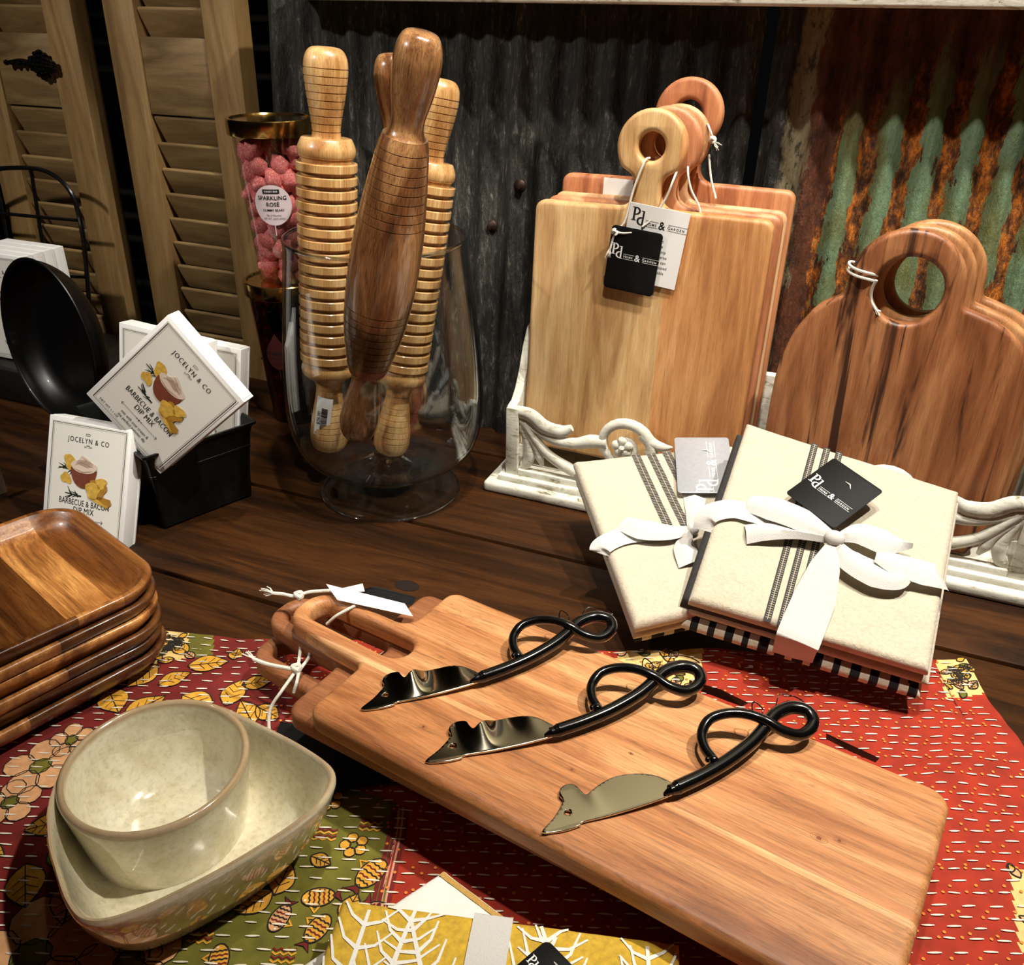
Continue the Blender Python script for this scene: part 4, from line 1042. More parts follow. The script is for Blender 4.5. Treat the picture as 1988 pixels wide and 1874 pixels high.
def tray(label, z0, mt, rz, dx=0, dy=0):
    h = .092; b = MB()
    def R(hh, rr, z): return [Vector((p.x, p.y, z)) for p in fillet([(-hh, -hh, rr), (hh, -hh, rr), (hh, hh, rr), (-hh, hh, rr)], 8)]
    rings = [R(h-.018, .026, 0), R(h-.014, .029, .001), R(h-.008, .033, .006), R(h-.002, .036, .014), R(h, .037, .0195), R(h, .037, .0215), R(h-.001, .036, .0226), R(h-.0042, .034, .0228), R(h-.0058, .033, .0218), R(h-.009, .031, .016), R(h-.016, .027, .0095), R(h-.026, .022, .0066), R(h-.036, .018, .0060)]
    b.loft(rings, (True, True)); o = b.build('wooden_tray', mt, None, smooth=45)
    o.location = (-.592+dx, .374+dy, z0); o.rotation_euler = (0, 0, math.radians(-19.3+rz))
    tag(o, label, 'tray', 'square wooden trays in the nested stack'); return o
names = ['bottom wooden tray of the nested stack, resting on the red cloth', 'second wooden tray from the bottom of the nested stack', 'third wooden tray from the bottom of the nested stack', 'fourth wooden tray up, third below the top tray', 'fifth wooden tray up, directly under the top tray', 'top square wooden tray of the stack, hollow with a pale diagonal band']
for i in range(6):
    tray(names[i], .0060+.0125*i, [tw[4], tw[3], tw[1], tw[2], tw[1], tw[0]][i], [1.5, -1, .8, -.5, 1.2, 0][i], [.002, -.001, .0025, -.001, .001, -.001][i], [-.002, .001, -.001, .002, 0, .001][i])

# ================================================================== CERAMIC CHIP AND DIP BOWL
glz = NT('speckled_cream_glaze'); tc = glz.n('TexCoord'); sp = glz.n('SeparateXYZ'); glz.l(tc.outputs['Object'], sp.inputs[0])
n1 = glz.noise(glz.coords(), 45, 5, .6); n2 = glz.noise(glz.coords(), 260, 4, .7)
cc = glz.ramp(n1, [(.3, srgb(204, 194, 160)), (.5, srgb(222, 214, 186)), (.7, srgb(234, 228, 206))])
cc = glz.mix(.5, cc, glz.ramp(n2, [(.32, g(.62)), (.5, g(1)), (.7, g(1.08))]), 'MULTIPLY')
zn = glz.n('Math', operation='ADD'); glz.l(sp.outputs[2], zn.inputs[0]); nn = glz.n('Math', operation='MULTIPLY'); glz.l(n1, nn.inputs[0]); nn.inputs[1].default_value = .006; glz.l(nn.outputs[0], zn.inputs[1])
rm = glz.n('MapRange', {'Value': zn.outputs[0], 'From Min': .0678, 'From Max': .0712})
rmh = glz.n('Math', operation='MULTIPLY'); glz.l(rm.outputs[0], rmh.inputs[0]); rmh.inputs[1].default_value = .75
cc = glz.mix(rmh.outputs[0], cc, srgb(156, 122, 80))
glz.set(col=cc, rough=.16, coat=1.0, coatr=.04, normal=glz.bump(n1, .10, .002))
O_ = [(-.320, .1855), (-.305, .192), (-.287, .214), (-.266, .250), (-.249, .290), (-.2465, .312), (-.255, .329), (-.283, .338), (-.322, .3435), (-.362, .3465), (-.395, .337), (-.416, .314), (-.4205, .286), (-.4130, .258), (-.3985, .235), (-.3775, .2155), (-.3560, .2015), (-.337, .1905)]
BC = Vector((-.338, .268))
oc = [(Vector((p.x, p.y))-BC) for p in catmull([(x, y, 0) for x, y in O_], 8, closed=True)]
bt = thing('chip_and_dip_bowl', 'cream glazed stoneware bowl with round dip well and pointed side trough', 'bowl', (BC.x, BC.y, .0030))
b = MB(); K = [(.60, .001), (.63, .000), (.66, .0015), (.70, .006), (.80, .020), (.90, .037), (.965, .053), (.995, .0635), (.993, .0665), (.980, .0680), (.962, .0678), (.950, .0660), (.935, .060), (.885, .044), (.80, .026), (.70, .016), (.58, .0125), (.3, .0115)]
b.loft([[Vector((p.x*k, p.y*k, z)) for p in oc] for k, z in K], (True, True)); b.build('trough', glz.m, bt, smooth=60)
b = MB(); b.M = T(-.362-BC.x, .287-BC.y, 0)
wp_ = catprof([(.0500, .0105), (.0515, .020), (.0550, .045), (.0580, .0645), (.0578, .0685), (.0560, .0702), (.0540, .0695), (.0528, .0660), (.0500, .045), (.0465, .026), (.0420, .0165), (.034, .0132), (.015, .0128)], 4)
b.lathe([(0, .0105)]+wp_+[(0, .0128)], 96); b.build('dip_well', glz.m, bt, smooth=60)

# ================================================================== STACK OF SLOT-HANDLED BOARDS
BA = Vector((-.2700, .5295)); BANG = math.radians(-10.34)
slotA = wood('slot_board_wood', srgb(150, 92, 52), srgb(196, 134, 84), srgb(222, 166, 114), 0, fine=.8, rings=.75, rough=.48, bump=.2, wavy=1.0,
             bands=[(-.18, (.92, .86, .80, 1)), (-.1105, (1.22, 1.3, 1.38, 1)), (-.1060, (.88, .78, .74, 1)), (-.0985, (1.04, 1.03, 1.0, 1)), (-.060, (1.0, .98, .95, 1)), (.0, (1, 1, 1, 1))], bandaxis=1)
slotB = wood('slot_board_dark', srgb(112, 66, 38), srgb(150, 94, 58), srgb(180, 122, 80), 0, fine=.7, rings=.5, rough=.5)
def slot_board(label, zt, du, dv, dr, mt, L=.385, WD=.170):
    th = .0185
    out = fillet([(0, 0, .012), (0, -.0565, .012), (-.045, -.0575, .03), (-.0905, -.0590, .020), (-.0905, -.1020, .020), (-.040, -.1085, .03), (0, -.1105, .010), (0, -WD, .012), (L, -WD, .014), (L, 0, .014)], 8)
    slot = fillet([(-.078, -.0695, .012), (.020, -.0680, .013), (.020, -.0945, .013), (-.078, -.0915, .011)], 8)
    t = thing('slot_handle_board', label, 'serving board')
    b = MB(); b.plate(out, [slot], th, .0058, 4); b.build('board', mt, t, smooth=50)
    c_, s_ = math.cos(BANG), math.sin(BANG)
    t.location = (BA.x+du*c_+dv*s_, BA.y+du*s_-dv*c_, zt-th/2); t.rotation_euler = (0, 0, BANG+math.radians(dr)); return t
sb1 = slot_board('top slot-handled acacia board carrying the three mouse spreaders', .0750, 0, 0, 0, slotA)
sb2 = slot_board('second slot-handled board, just under the top one with its handle poking out', .0558, -.034, -.006, 1.5, slotB, .36)
sb3 = slot_board('third slot-handled board down, with white string knotted at its handle', .0367, -.032, .016, 3.0, slotB, .30, .125)
sb4 = slot_board('bottom slot-handled board of the stack, shifted right in shadow', .0238, .066, -.006, 2, slotB, .24, .135)
sb4.location.z = .0172-.0185/2+.0065+.0006; sb4.location.z = .0093+.0030
# knots in the top board
kn_m = plain('board_knot', srgb(120, 66, 34), .5, noise=.35, nscale=500); kn_r = plain('board_knot_ring', srgb(150, 92, 54), .5)
def knot(px, py, r, els=1.7):
    q = PZ(px, py, .0752); v = Vector((q.x, q.y))-Vector(sb1.location[:2]); c_, s_ = math.cos(-BANG), math.sin(-BANG)
    x, y = v.x*c_-v.y*s_, v.x*s_+v.y*c_
    kb = MB(); kb.M = T(x, y, .00930); kb.mat = 0; kb.flat(circle(0, 0, r*.45, 20, ry=r*.35))
    kb.mat = 1
    for k in (1, 1.5, 2.1): kb.line([(r*.6*k*els*.7*math.cos(a), r*.6*k*.62*math.sin(a)) for a in [2*PI*i/28 for i in range(28)]], .00028, closed=True)
    kb.build('knot', [kn_m, kn_r], sb1)
knot(1590, 1627, .0034); knot(1630, 1632, .0024); knot(822, 1411, .0022); knot(1110, 1494, .0020); knot(1225, 1463, .0012)
# strings and tags at the handles
def inv(o, p): return o.matrix_basis.inverted() @ Vector(p)
def wcord(pxs, parent, **k):
    k2 = dict(k)
    P = [inv(parent, PZ(*q)) for q in pxs]
    if 'knot' in k: k2['knot'] = [inv(parent, PZ(*q)) for q in k['knot']]
    if 'fray' in k: k2['fray'] = (inv(parent, PZ(*k['fray'][0])), (parent.matrix_basis.to_3x3().inverted() @ Vector(k['fray'][1])))
    return cord(P, parent, **k2)
wcord([(528, 1152, .074), (550, 1154, .074), (574, 1158, .073), (600, 1150, .074), (640, 1147, .0765), (680, 1145, .080)], sb1, r=.0015, knot=[(580, 1156, .074)], fray=((530, 1152, .074), (-1, -.1, 0)))
wcord([(635, 1212, .060), (655, 1195, .070), (690, 1176, .0765)], sb1, r=.0014)
wcord([(492, 1280, .046), (520, 1290, .046), (560, 1298, .048), (578, 1300, .048)], sb3, r=.0016, knot=[(575, 1297, .048)], fray=((494, 1280, .046), (-1, .1, .2)))
wcord([(584, 1245, .050), (582, 1270, .0475), (575, 1300, .046), (548, 1340, .040), (528, 1370, .030), (522, 1395, .022), (524, 1430, .012), (530, 1440, .008)], sb3, r=.0013)
wcord([(602, 1250, .050), (600, 1275, .0475), (582, 1302, .046), (576, 1325, .042), (570, 1345, .034)], sb3, r=.0013)
def quad_card(parent, name, P, mat, th=.0005):
    b = MB(); P = [inv(parent, PZ(*q)) for q in P]; n = (P[1]-P[0]).cross(P[2]-P[0]).normalized()*th
    b.add(P+[p-n for p in P], [tuple(range(len(P))), tuple(reversed(range(len(P), 2*len(P))))]+[(i, i+len(P), (i+1) % len(P)+len(P), (i+1) % len(P)) for i in range(len(P))])
    return b.build(name, mat, parent, smooth=0)
quad_card(sb1, 'swing_tag', [(633, 1134, .084), (655, 1165, .079), (802, 1197, .079), (786, 1172, .084)], M['white'])
quad_card(sb1, 'swing_tag', [(634, 1148, .0795), (660, 1143, .082), (704, 1133, .086), (708, 1148, .082), (655, 1152, .0790)], M['white'])
quad_card(sb1, 'swing_tag', [(690, 1150, .079), (718, 1140, .083), (740, 1141, .083), (808, 1160, .079), (800, 1176, .0775)], M['blacktag'])
quad_card(sb3, 'swing_tag', [(530, 1440, .0075), (545, 1402, .0080), (700, 1425, .0078), (760, 1520, .0074), (640, 1540, .0072), (600, 1500, .0072)], M['blacktag'])  # black sheet covers the real tag and also paints in the shade around it
b = MB(); q = PZ(585, 1468, .0085); b.M = T(*inv(sb3, q)) @ Matrix.Rotation(math.radians(14), 4, 'Z'); b.text('8', .0075, 0, 0, rot=PI/2); b.build('lettering', M['whiteink'], sb3, merge=False)

# ================================================================== MOUSE SPREADERS
steel = NT('polished_steel'); steel.set(col=srgb(205, 198, 178), rough=.10, metal=1.0)
bsteel = plain('blackened_steel', srgb(16, 16, 17), .18, .5, .7)
def spreader(label, tip, tail, bend, sliver=None):
    a = PZ(*tip, .0765); e = PZ(*tail, .0765); d = e-a; s = d.length/.197
    t = thing('mouse_spreader', label, 'spreader', (a.x, a.y, .0755), (0, 0, math.atan2(d.y, d.x)-math.radians(3.2))); t.scale = (s, s, s)
    # blade: mouse outline, domed across its length
    bl = [(0, 0), (.010, .0075), (.0195, .0170), (.0190, .0220), (.0215, .0268), (.0265, .0286), (.0312, .0262), (.0332, .0205), (.0352, .0172), (.0400, .0192), (.0480, .0226), (.0580, .0244), (.0700, .0222), (.0800, .0175), (.0870, .0105), (.0900, .0045), (.0895, .0005), (.0700, -.0010), (.0450, -.0012), (.0260, -.0005), (.0235, -.0022), (.0120, -.0028)]
    ol = [Vector((p.x, p.y)) for p in catmull([(x, y, 0) for x, y in bl], 3, closed=True)]
    bm = bmesh.new(); b = MB(); b.plate(ol, [circle(.0195, .0085, .0019, 16)], .0016, .0004, 1)
    for v in b.v: bm.verts.new(v)
    bm.verts.ensure_lookup_table()
    for f in b.f:
        try: bm.faces.new([bm.verts[i] for i in f])
        except ValueError: pass
    bmesh.ops.remove_doubles(bm, verts=bm.verts, dist=1e-7)
    for k in range(1, 60):
        x = k*.0016
        bmesh.ops.bisect_plane(bm, geom=bm.verts[:]+bm.edges[:]+bm.faces[:], plane_co=(x, 0, 0), plane_no=(1, 0, 0))
    for k in range(1, 9): bmesh.ops.bisect_plane(bm, geom=bm.verts[:]+bm.edges[:]+bm.faces[:], plane_co=(0, k*.0032, 0), plane_no=(0, 1, 0))
    for v in bm.verts:
        x, y = v.co.x, v.co.y
        u = max(0, min(1, y/.024))
        z = .0009+.0045*min(1, max(0, x/.09))**2
        z += bend*u*(.0075*math.exp(-((x-.040)/.0080)**2)+.0022*math.exp(-((x-.075)/.012)**2))
        z += u*(.0010+.0012*bend*math.cos(x*40))
        v.co.z += z
    bm.verts.index_update(); b2 = MB(); b2.add([v.co.copy() for v in bm.verts], [[v.index for v in f.verts] for f in bm.faces]); bm.free()
    b2.build('blade', steel.m, t, smooth=50)
    # dark spine along the lower edge and the twisted tail handle
    H = [(.0845, .0022, .0066), (.093, .0035, .0070), (.110, .0065, .0078), (.130, .0115, .0092), (.150, .0185, .0115), (.164, .0255, .0140), (.176, .0325, .0165), (.190, .0345, .0170), (.1990, .0290, .0160), (.1975, .0200, .0135), (.186, .0150, .0120), (.174, .0185, .0150), (.165, .0270, .0190), (.155, .0355, .0200), (.143, .0410, .0185), (.131, .0410, .0160), (.1225, .0340, .0130), (.1195, .0240, .0110), (.1205, .0140, .0100)]
    HP = catmull(H, 8); n = len(HP); R = []
    for i in range(n):
        u = i/(n-1); R.append(.0036 if u < .03 else .0046 if u < .40 else .0046-.0012*min(1, (u-.40)/.3))
    b = MB(); b.tube(HP, R, 14); b.sphere((.1195, .0125, .0115), .0034, 12); b.sphere((.1165, .0145, .0110), .0020, 10)
    b.tube([(.080, .0012, .0060), (.088, .0026, .0068), (.097, .0042, .0072)], [.0010, .0042, .0046], 12)
    b.build('tail_handle', bsteel, t, smooth=70)
    # thin wire tying on the card tag
    b = MB(); W_ = [(.178, .036, .0185), (.186, .045, .018), (.194, .0525, .012), (.206, .054, .006), (.211, .049, .0045), (.205, .044, .010), (.190, .040, .018)]
    b.tube(catmull(W_, 6), .00045, 6); b.tube(catmull([(.160, .036, .022), (.163, .040, .0245), (.168, .036, .0205), (.163, .031, .0185)], 5, closed=True), .00045, 6, closed=True)
    b.build('tie_wire', bsteel, t)
    if sliver: quad_card(t, 'card_tag', [(*q, .0750) for q in sliver[0]]+[(*q, .062) for q in sliver[1]], M['blacktag'])
    return t
spreader('mouse-shaped steel cheese spreader nearest the slot handle, strongly bent', (700, 1378), (1192, 1262), 1.3)
spreader('middle mouse-shaped steel cheese spreader on the top board', (825, 1480), (1363, 1368), 1.0, ([(1338, 1322), (1400, 1340), (1452, 1366)], [(1440, 1372), (1390, 1352), (1338, 1334)]))
spreader('mouse-shaped steel cheese spreader nearest the camera, with flat blade', (1052, 1617), (1585, 1452), .10, ([(1604, 1424), (1655, 1448), (1707, 1472)], [(1700, 1480), (1650, 1458), (1604, 1434)]))

# ================================================================== FOLDED TOWEL BUNDLES
tow = NT('natural_cotton'); n1 = tow.noise(tow.coords(), 900, 3, .7); n2 = tow.noise(tow.coords((1, 1, 1)), 110, 4, .6, 1.5)
n3 = tow.noise(tow.coords(), 330, 5, .7, .8)
tow.set(col=tow.mix(.6, srgb(212, 201, 178), tow.ramp(n2, [(.3, g(.86)), (.6, g(1.02))]), 'MULTIPLY'), rough=.95, sheen=.3, normal=tow.bump(n3, .8, .0014))
M['towel'] = tow.m
M['dkstripe'] = plain('dark_woven_stripe', srgb(58, 56, 56), .9, noise=.35, nscale=1400); M['hem'] = plain('charcoal_hem', srgb(44, 42, 42), .9, noise=.5, nscale=900, bump=.4)
M['ribbon'] = plain('white_ribbon', srgb(216, 213, 208), .85, noise=.07, nscale=1500, bump=.6); M['blackcloth'] = plain('black_stripe_cloth', srgb(16, 16, 18), .9, noise=.2, nscale=800)
M['mustard'] = plain('mustard_print', srgb(204, 166, 52), .9, noise=.22, nscale=240, bump=.3); M['whitecotton'] = plain('white_cotton', srgb(236, 234, 226), .9, noise=.05, nscale=600, bump=.3); M['goldweave'] = plain('gold_woven_border', srgb(190, 150, 78), .9, noise=.3, nscale=1500)
class Soft:
    """a soft folded pad spanned by four corners (BL, BR, TR, TL on its upper face) and a thickness"""
    def __init__(s, BL, BR, TR, TL, th):
        s.c = [Vector(BL), Vector(BR), Vector(TR), Vector(TL)]; s.n = ((s.c[1]-s.c[0]).cross(s.c[3]-s.c[0])).normalized(); s.th = th
        s.w = (s.c[1]-s.c[0]).length; s.h = (s.c[3]-s.c[0]).length
    def p(s, u, v, r):   # r: distance below (-) / above (+) the upper face
        c = s.c; q = c[0]*(1-u)*(1-v)+c[1]*u*(1-v)+c[2]*u*v+c[3]*(1-u)*v
        return q+s.n*r
    def wob(s, u, v): return .0011*mn.noise(Vector((u*5+s.c[0].x*40, v*5, 1)))+.0006*mn.noise(Vector((u*16, v*14+3, 4)))
    def layer(s, parent, name, mat, top, bot, ins=(0, 0, 0, 0), mats=None, facemat=None, wob=1.0, N=44):
        """rounded slab between depths top and bot; ins = insets (left, right, bottom, top)"""
        b = MB(); e = (top-bot)/2; mid = (top+bot)/2
        def warp(k): x = k/N; return .5-.5*math.cos(PI*x)
        def fn(side):
            def f(a, c_):
                u, v = warp(a*N), warp(c_*N)
                du, dv = min(u, 1-u)*s.w, min(v, 1-v)*s.h; d = min(du, dv); ee = min(e*1.3, .006)
                k = math.sqrt(max(0, 1-((ee-d)/ee)**2)) if d < ee else 1
                uu = ins[0]+(1-ins[0]-ins[1])*u; vv = ins[2]+(1-ins[2]-ins[3])*v
                return s.p(uu, vv, mid+side*e*k+(s.wob(uu, vv)*wob if side > 0 else s.wob(uu, vv)*wob*.5)*k)
            return f
        b.grid(fn(1), N+1, N+1); nb = len(b.f); b.grid(fn(-1), N+1, N+1)
        if facemat:
            for i in range(len(b.f)):
                c_ = sum((b.v[j] for j in b.f[i]), Vector())/4; q = c_-s.c[0]
                ax = (s.c[1]-s.c[0]); ay = (s.c[3]-s.c[0]); b.mi[i] = facemat(q.dot(ax)/ax.length_squared, q.dot(ay)/ay.length_squared, i < nb)
        return b.build(name, mats or mat, parent, smooth=60)
    def uv(s, q):
        q = Vector(q)-s.c[0]; ax = s.c[1]-s.c[0]; ay = s.c[3]-s.c[0]
        a, b_, c_, d, e = ax.dot(ax), ax.dot(ay), ay.dot(ay), q.dot(ax), q.dot(ay); D = a*c_-b_*b_
        return (d*c_-e*b_)/D, (e*a-d*b_)/D
    def onpx(s, px, py, lift=0.0):
        d = ray(px, py); p0 = s.c[0]+s.n*lift; return CAM+d*((p0-CAM).dot(s.n)/d.dot(s.n))
    def strip(s, b, pts, wd, lift=.0006):
        """flat band on the upper face, pts in (u, v)"""
        P = []
        for i in range(len(pts)-1):
            k = max(2, int(math.hypot((pts[i+1][0]-pts[i][0])*s.w, (pts[i+1][1]-pts[i][1])*s.h)/.006))
            P += [(pts[i][0]+(pts[i+1][0]-pts[i][0])*j/k, pts[i][1]+(pts[i+1][1]-pts[i][1])*j/k) for j in range(k)]
        P.append(pts[-1]); vs = []
        for i in range(len(P)):
            a = P[max(0, i-1)]; c_ = P[min(len(P)-1, i+1)]; tx, ty = (c_[0]-a[0])*s.w, (c_[1]-a[1])*s.h; L = math.hypot(tx, ty) or 1; w_ = (wd[0]+(wd[1]-wd[0])*i/(len(P)-1) if hasattr(wd, '__len__') else wd)/2
            for sg in (1, -1):
                u, v = P[i][0]-ty/L*w_*sg/s.w, P[i][1]+tx/L*w_*sg/s.h; vs.append(s.p(u, v, s.wob(u, v)+lift))
        b.add(vs, [(2*i, 2*i+1, 2*i+3, 2*i+2) for i in range(len(P)-1)])
def ribbon(b, pts, widths, nrm, fold=0.0):
    """band through 3D points; width lies across the path, perpendicular to nrm"""
    P = catmull(pts, 8); n = len(P); vs = []; K = 5
    for i in range(n):
        t_ = (P[min(n-1, i+1)]-P[max(0, i-1)]).normalized(); side = t_.cross(nrm).normalized(); u = i/(n-1)*(len(widths)-1); k = min(int(u), len(widths)-2); w_ = widths[k]+(widths[k+1]-widths[k])*(u-k)
        for j in range(K): q = j/(K-1)-.5; vs.append(P[i]+side*w_*q+nrm*(.0022*math.cos(q*PI*2)*fold))
    b.add(vs, [(i*K+j, (i+1)*K+j, (i+1)*K+j+1, i*K+j+1) for i in range(n-1) for j in range(K-1)])
def card(parent, TL, TR, BL, mat, ink, r=.003, txt='logo', nm='card_tag'):
    TL, TR, BL = Vector(TL), Vector(TR), Vector(BL); ux = (TR-TL); W = ux.length; ux.normalize(); uy = (TL-BL); uy = (uy-ux*uy.dot(ux)); H = uy.length; uy.normalize(); uz = ux.cross(uy)
    mtx = Matrix((ux, uy, uz)).transposed().to_4x4(); mtx.translation = BL
    b = MB(); b.M = mtx; b.plate(fillet([(0, 0, r), (W, 0, r), (W, H, r), (0, H, r)]), th=.0007, bev=.0002, res=1); o = b.build(nm, mat, parent)
    b = MB()
    if txt == 'logo': b.M = mtx @ T(0, 0, .0005); logo(b, W*.07, H*.42, W*.203)
    if txt == 'side': b.M = mtx @ T(W*.62, H*.04, .0005) @ Matrix.Rotation(PI/2, 4, 'Z'); logo(b, 0, 0, H*.21)
    if txt and b.v: b.build('lettering', ink, o, merge=False)
    b = MB(); b.M = mtx @ T(W*.55, H*.74, .0006) @ Matrix.Rotation(-.3, 4, 'Z'); b.tube([(-.004, 0, 0), (.001, .001, .0006), (.005, -.001, 0)], [.0003, .0008, .0003], 6); b.build('tag_tie', M['ribbon'], o); return o

# ---- back bundle (leaning against the rack, under the front one)
bb = thing('towel_bundle', 'smaller-looking cream towel bundle with silver card, tucked behind the front bundle', 'towel bundle')
bTL, bBL = PY(1113, 893, .765), PZ(1232, 1212, .046)
wdir = Vector((.80, .60, .10)).normalized()
bBR = bBL+wdir*.165; bTR = bTL+Vector((.86, .40, .10)).normalized()*.165
SB = Soft(bBL, bBR, bTR, bTL, .04)
SB.layer(bb, 'cream_towel', M['towel'], 0, -.016)
SB.layer(bb, 'cream_towel', M['towel'], -.0165, -.026, (.004, 0, .01, 0))
SB.layer(bb, 'striped_towel', None, -.0265, -.037, (.02, 0, .03, 0), mats=[M['blackcloth'], M['towel']], facemat=lambda u, v, top: int(u*16) % 2 if v < .1 else 0)
b = MB()
for k in (0, 1, 2): SB.strip(b, [(.385+.095*k, .99), (.385+.095*k, .46)], .0085)
SB.strip(b, [(.64, .40), (.62, .30), (.64, .05)], .006)
b.build('woven_stripe', M['dkstripe'], bb, smooth=180, merge=False)
b = MB()
for k in range(3):
    for q in range(48): SB.strip(b, [(.358+.095*k, .985-q*.0108), (.412+.095*k, .985-q*.0108)], .00038, .0009)
    SB.strip(b, [(.385+.095*k, .985), (.385+.095*k, .465)], .0004, .0009)
b.build('stripe_thread', M['towel'], bb, smooth=180, merge=False)
b = MB(); n = SB.n
def Q(S_, pts): return [S_.onpx(*p) for p in pts]
ribbon(b, Q(SB, [(1165, 1075, -.004), (1172, 1058, .002), (1215, 1040, .003), (1290, 1035, .003), (1345, 1030, .005)]), [.020, .0215, .0215, .019, .012], n)
ribbon(b, Q(SB, [(1210, 1012, .004), (1250, 1025, .009), (1300, 1030, .010), (1345, 1025, .008)]), [.022, .028, .020, .008], n, 1)
ribbon(b, Q(SB, [(1345, 1025, .008), (1350, 980, .006), (1345, 945, .004)]), [.010, .020, .022], n, 1)
ribbon(b, Q(SB, [(1338, 1030, .008), (1330, 1060, .006), (1345, 1095, .004)]), [.006, .020, .026], n, 1)
b.sphere(SB.onpx(1345, 1027, .008), .006, 10)
b.build('ribbon', M['ribbon'], bb, smooth=60)
card(bb, SB.onpx(1313, 850, .012), SB.onpx(1418, 850, .014), SB.onpx(1316, 957, .009), M['silver'], M['whiteink'], txt='side')

# ---- front bundle
fb = thing('towel_bundle', 'large cream towel bundle with black card and white bow, leaning on the rack', 'towel bundle')
fBL, fBR = PZ(1336, 1163, .066), PZ(1806, 1302, .056)
fTL, fTR = PY(1450, 818, .790), PY(1864, 952, .788)
SF = Soft(fBL, fBR, fTR, fTL, .045)
SF.layer(fb, 'cream_towel', M['towel'], 0, -.015, N=64)
SF.layer(fb, 'cream_towel', M['towel'], -.0155, -.024, (.0, -.02, -.012, 0))
SF.layer(fb, 'charcoal_hemmed_towel', M['hem'], -.006, -.029, (-.035, .5, .0, 0.05))
SF.layer(fb, 'striped_towel', None, -.0245, -.037, (-.01, -.005, -.055, 0), mats=[M['blackcloth'], M['towel']], facemat=lambda u, v, top: int((u+.05)*26) % 2, N=104)
b = MB()
for k in range(3):
    x0 = .335+.058*k; SF.strip(b, [(x0, .995), (x0+.008, .0)], .0060)
b.build('woven_stripe', M['dkstripe'], fb, smooth=180, merge=False)
b = MB()
for k in range(3):
    x0 = .335+.058*k
    for q in range(88): SF.strip(b, [(x0-.010+.008*q/88, .985-q*.0111), (x0+.012+.008*q/88, .985-q*.0111)], .00038, .0009)
    SF.strip(b, [(x0, .99), (x0+.008, .01)], .0004, .0009)
b.build('stripe_thread', M['towel'], fb, smooth=180, merge=False)
b = MB(); n = SF.n
QF = lambda pts: Q(SF, pts)
ribbon(b, QF([(1365, 1030, -.006), (1375, 1000, .002), (1420, 988, .003), (1470, 1000, .003), (1540, 1015, .003), (1610, 1040, .005)]), [.018, .020, .020, .018, .014, .010], n)
ribbon(b, QF([(1452, 975, .004), (1500, 985, .009), (1560, 1008, .012), (1622, 1043, .012)]), [.018, .026, .024, .009], n, 1)
ribbon(b, QF([(1448, 1035, .003), (1490, 1030, .007), (1550, 1035, .009), (1620, 1048, .010)]), [.020, .018, .010, .006], n, 1)
ribbon(b, QF([(1625, 1042, .012), (1670, 1035, .013), (1720, 1050, .010), (1772, 1058, .006)]), [.007, .022, .026, .004], n, 1)
ribbon(b, QF([(1622, 1048, .011), (1650, 1085, .010), (1700, 1112, .009), (1745, 1122, .007), (1765, 1095, .005)]), [.007, .022, .026, .018, .008], n, 1)
ribbon(b, QF([(1700, 1080, .012), (1740, 1095, .009), (1790, 1110, .004), (1820, 1118, .003), (1832, 1128, -.008)]), [.010, .022, .024, .022, .022], n, .5)
ribbon(b, QF([(1618, 1050, .011), (1602, 1100, .009), (1582, 1160, .005), (1562, 1210, .003), (1550, 1240, .002)])+[SF.onpx(1547, 1247, .001)-n*.004, SF.onpx(1547, 1247, .001)-n*.034], [.007, .024, .033, .034, .034, .033, .032], n*.75-(SF.c[3]-SF.c[0]).normalized()*.25, .3)
b.sphere(SF.onpx(1620, 1045, .012), .0072, 12, (1.2, 1, .9))
b.build('ribbon', M['ribbon'], fb, smooth=60)
card(fb, SF.onpx(1606, 880, .006), SF.onpx(1701, 945, .010), SF.onpx(1525, 957, .008), M['blacktag'], M['whiteink'])

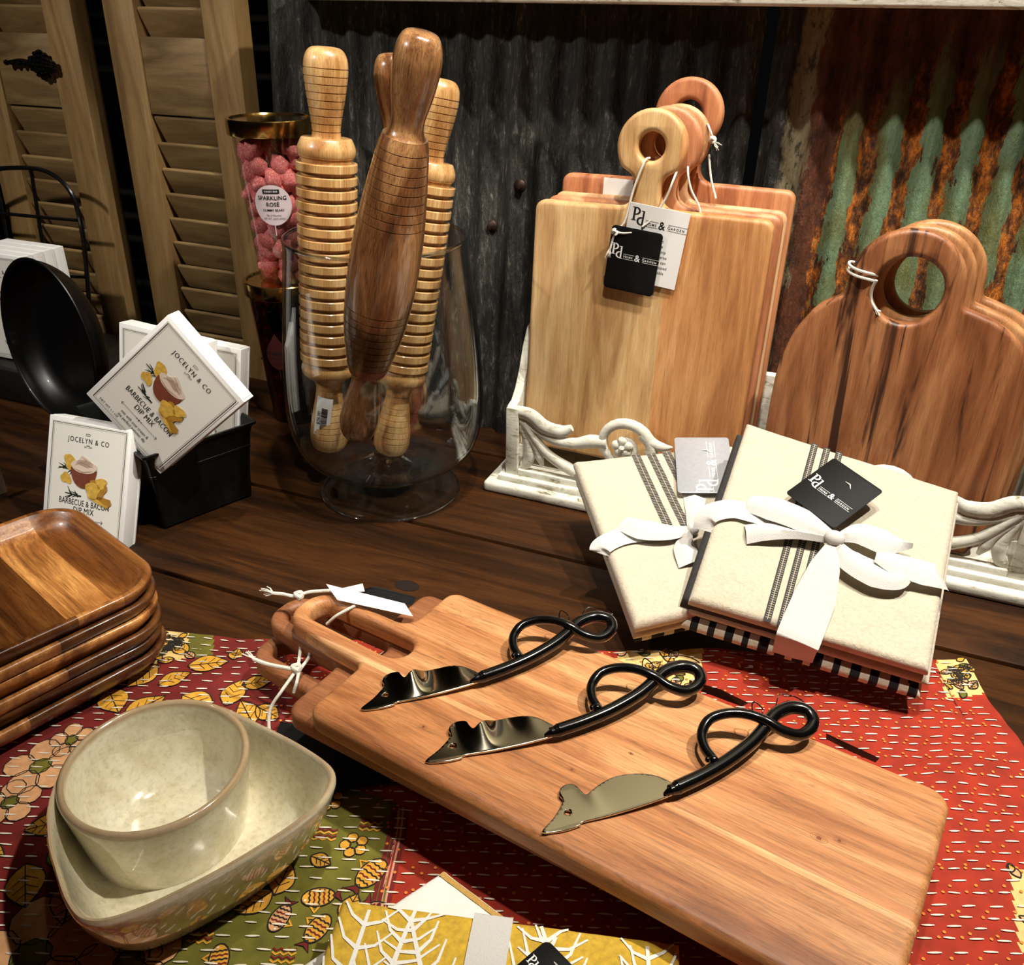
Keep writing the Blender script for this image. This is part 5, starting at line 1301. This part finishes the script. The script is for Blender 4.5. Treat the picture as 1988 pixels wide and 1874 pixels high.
# ---- mustard leaf bundle at the bottom edge
yb_ = thing('towel_bundle', 'mustard leaf-print towel bundle with white ribbon at the bottom edge', 'towel bundle')
yTL, yTR = PZ(664, 1742, .042), PZ(1320, 1828, .042)
ydn = Vector((.255, -.967, 0)); yBL, yBR = yTL+ydn*.19, yTR+ydn*.19
SY = Soft(yBL, yBR, yTR, yTL, .02)
SY.layer(yb_, 'leaf_print_towel', M['mustard'], 0, -.010); SY.layer(yb_, 'leaf_print_towel', M['mustard'], -.0105, -.0185)
b = MB(); ry = random.Random(5)
CL = lambda u, v: (max(.008, min(.992, u)), max(.008, min(.988, v)))
for cx, cy, ang, L in ((.07, .66, 84, .62), (.20, .72, 80, .56), (.36, .70, 118, .60), (.55, .72, 72, .5), (.69, .70, 108, .6), (.83, .68, 66, .5), (.95, .72, 96, .5), (.1, .22, 95, .4), (.3, .22, 70, .45), (.5, .2, 110, .45), (.7, .2, 80, .45), (.9, .2, 100, .45)):
    a = math.radians(ang); N_ = 8
    stem = [(cx+L*(u-.5)*math.cos(a)+.02*math.sin(u*3+cx*9), cy+L*(u-.5)*math.sin(a)) for u in [i/8 for i in range(9)]]
    SY.strip(b, [CL(*q) for q in stem], (.0046, .0020), .0006)
    for k in range(N_):
        u = .06+.86*k/(N_-1); x0, y0 = cx+L*(u-.5)*math.cos(a)+.02*math.sin(u*3+cx*9), cy+L*(u-.5)*math.sin(a)
        for sg in (1, -1):
            l2 = (.160-.07*u)*(1+ry.uniform(-.1, .15)); a1 = a+sg*math.radians(66); a2 = a+sg*math.radians(38)
            x1, y1 = x0+l2*.5*math.cos(a1), y0+l2*.5*math.sin(a1)*1.1; x2, y2 = x1+l2*.6*math.cos(a2), y1+l2*.6*math.sin(a2)*1.1
            if .01 < x0 < .99 and .01 < y0 < .985: SY.strip(b, [CL(x0, y0), CL(x1, y1), CL(x2, y2)], (.0025, .0010), .0006)
b.build('leaf_vein_print', M['whitecotton'], yb_, smooth=180, merge=False)
b = MB(); SY.strip(b, [(.46, 1.0), (.455, 0)], .0225, .0014)
vs = [SY.p(u, 1.0+(.004 if k else 0), .0014 if k == 0 else -.019) for k in (0, 1) for u in (.46-.057, .46+.057)]; b.add(vs, [(0, 1, 3, 2)])
b.build('ribbon', M['ribbon'], yb_, smooth=60)
k1, k2, k3 = SY.onpx(1056, 1818, .004), SY.onpx(1128, 1892, .004), SY.onpx(985, 1890, .004)
card(yb_, k1, k2, k3, M['blacktag'], M['whiteink'], r=.004, txt='logo')
# white cotton towel folded under it
wA = PZ(862, 1687, .0205); wBv = PZ(1060, 1835, .0205); wCv = PZ(655, 1825, .0205)
wt_ = thing('folded_towel', 'white cotton towel with gold woven border, under the mustard bundle', 'towel')
d1 = (wBv-wA); d1.z = 0; d1.normalize(); d2 = (wCv-wA); d2.z = 0; d2.normalize()
SW = Soft(wA+d2*.125, wA+d1*.125+d2*.125, wA+d1*.125, wA, .015)
if SW.n.z < 0: SW = Soft(wA+d1*.125, wA+d1*.125+d2*.125, wA+d2*.125, wA, .015)
SW.layer(wt_, 'folded_layer', M['whitecotton'], 0, -.0075); SW.layer(wt_, 'folded_layer', M['whitecotton'], -.008, -.0155)
b = MB()
c0 = wA
def wuv(p): return SW.uv(p)
for off, wd in ((.004, .0035), ):
    SW.strip(b, [wuv(wA+d2*off+d1*.002), wuv(wA+d2*off+d1*.12)], wd)
for off, wd in ((.048, .004), ):
    SW.strip(b, [wuv(wA+d1*off+d2*.002), wuv(wA+d1*off+d2*.12)], wd)
b.build('woven_border', M['goldweave'], wt_, smooth=180, merge=False)
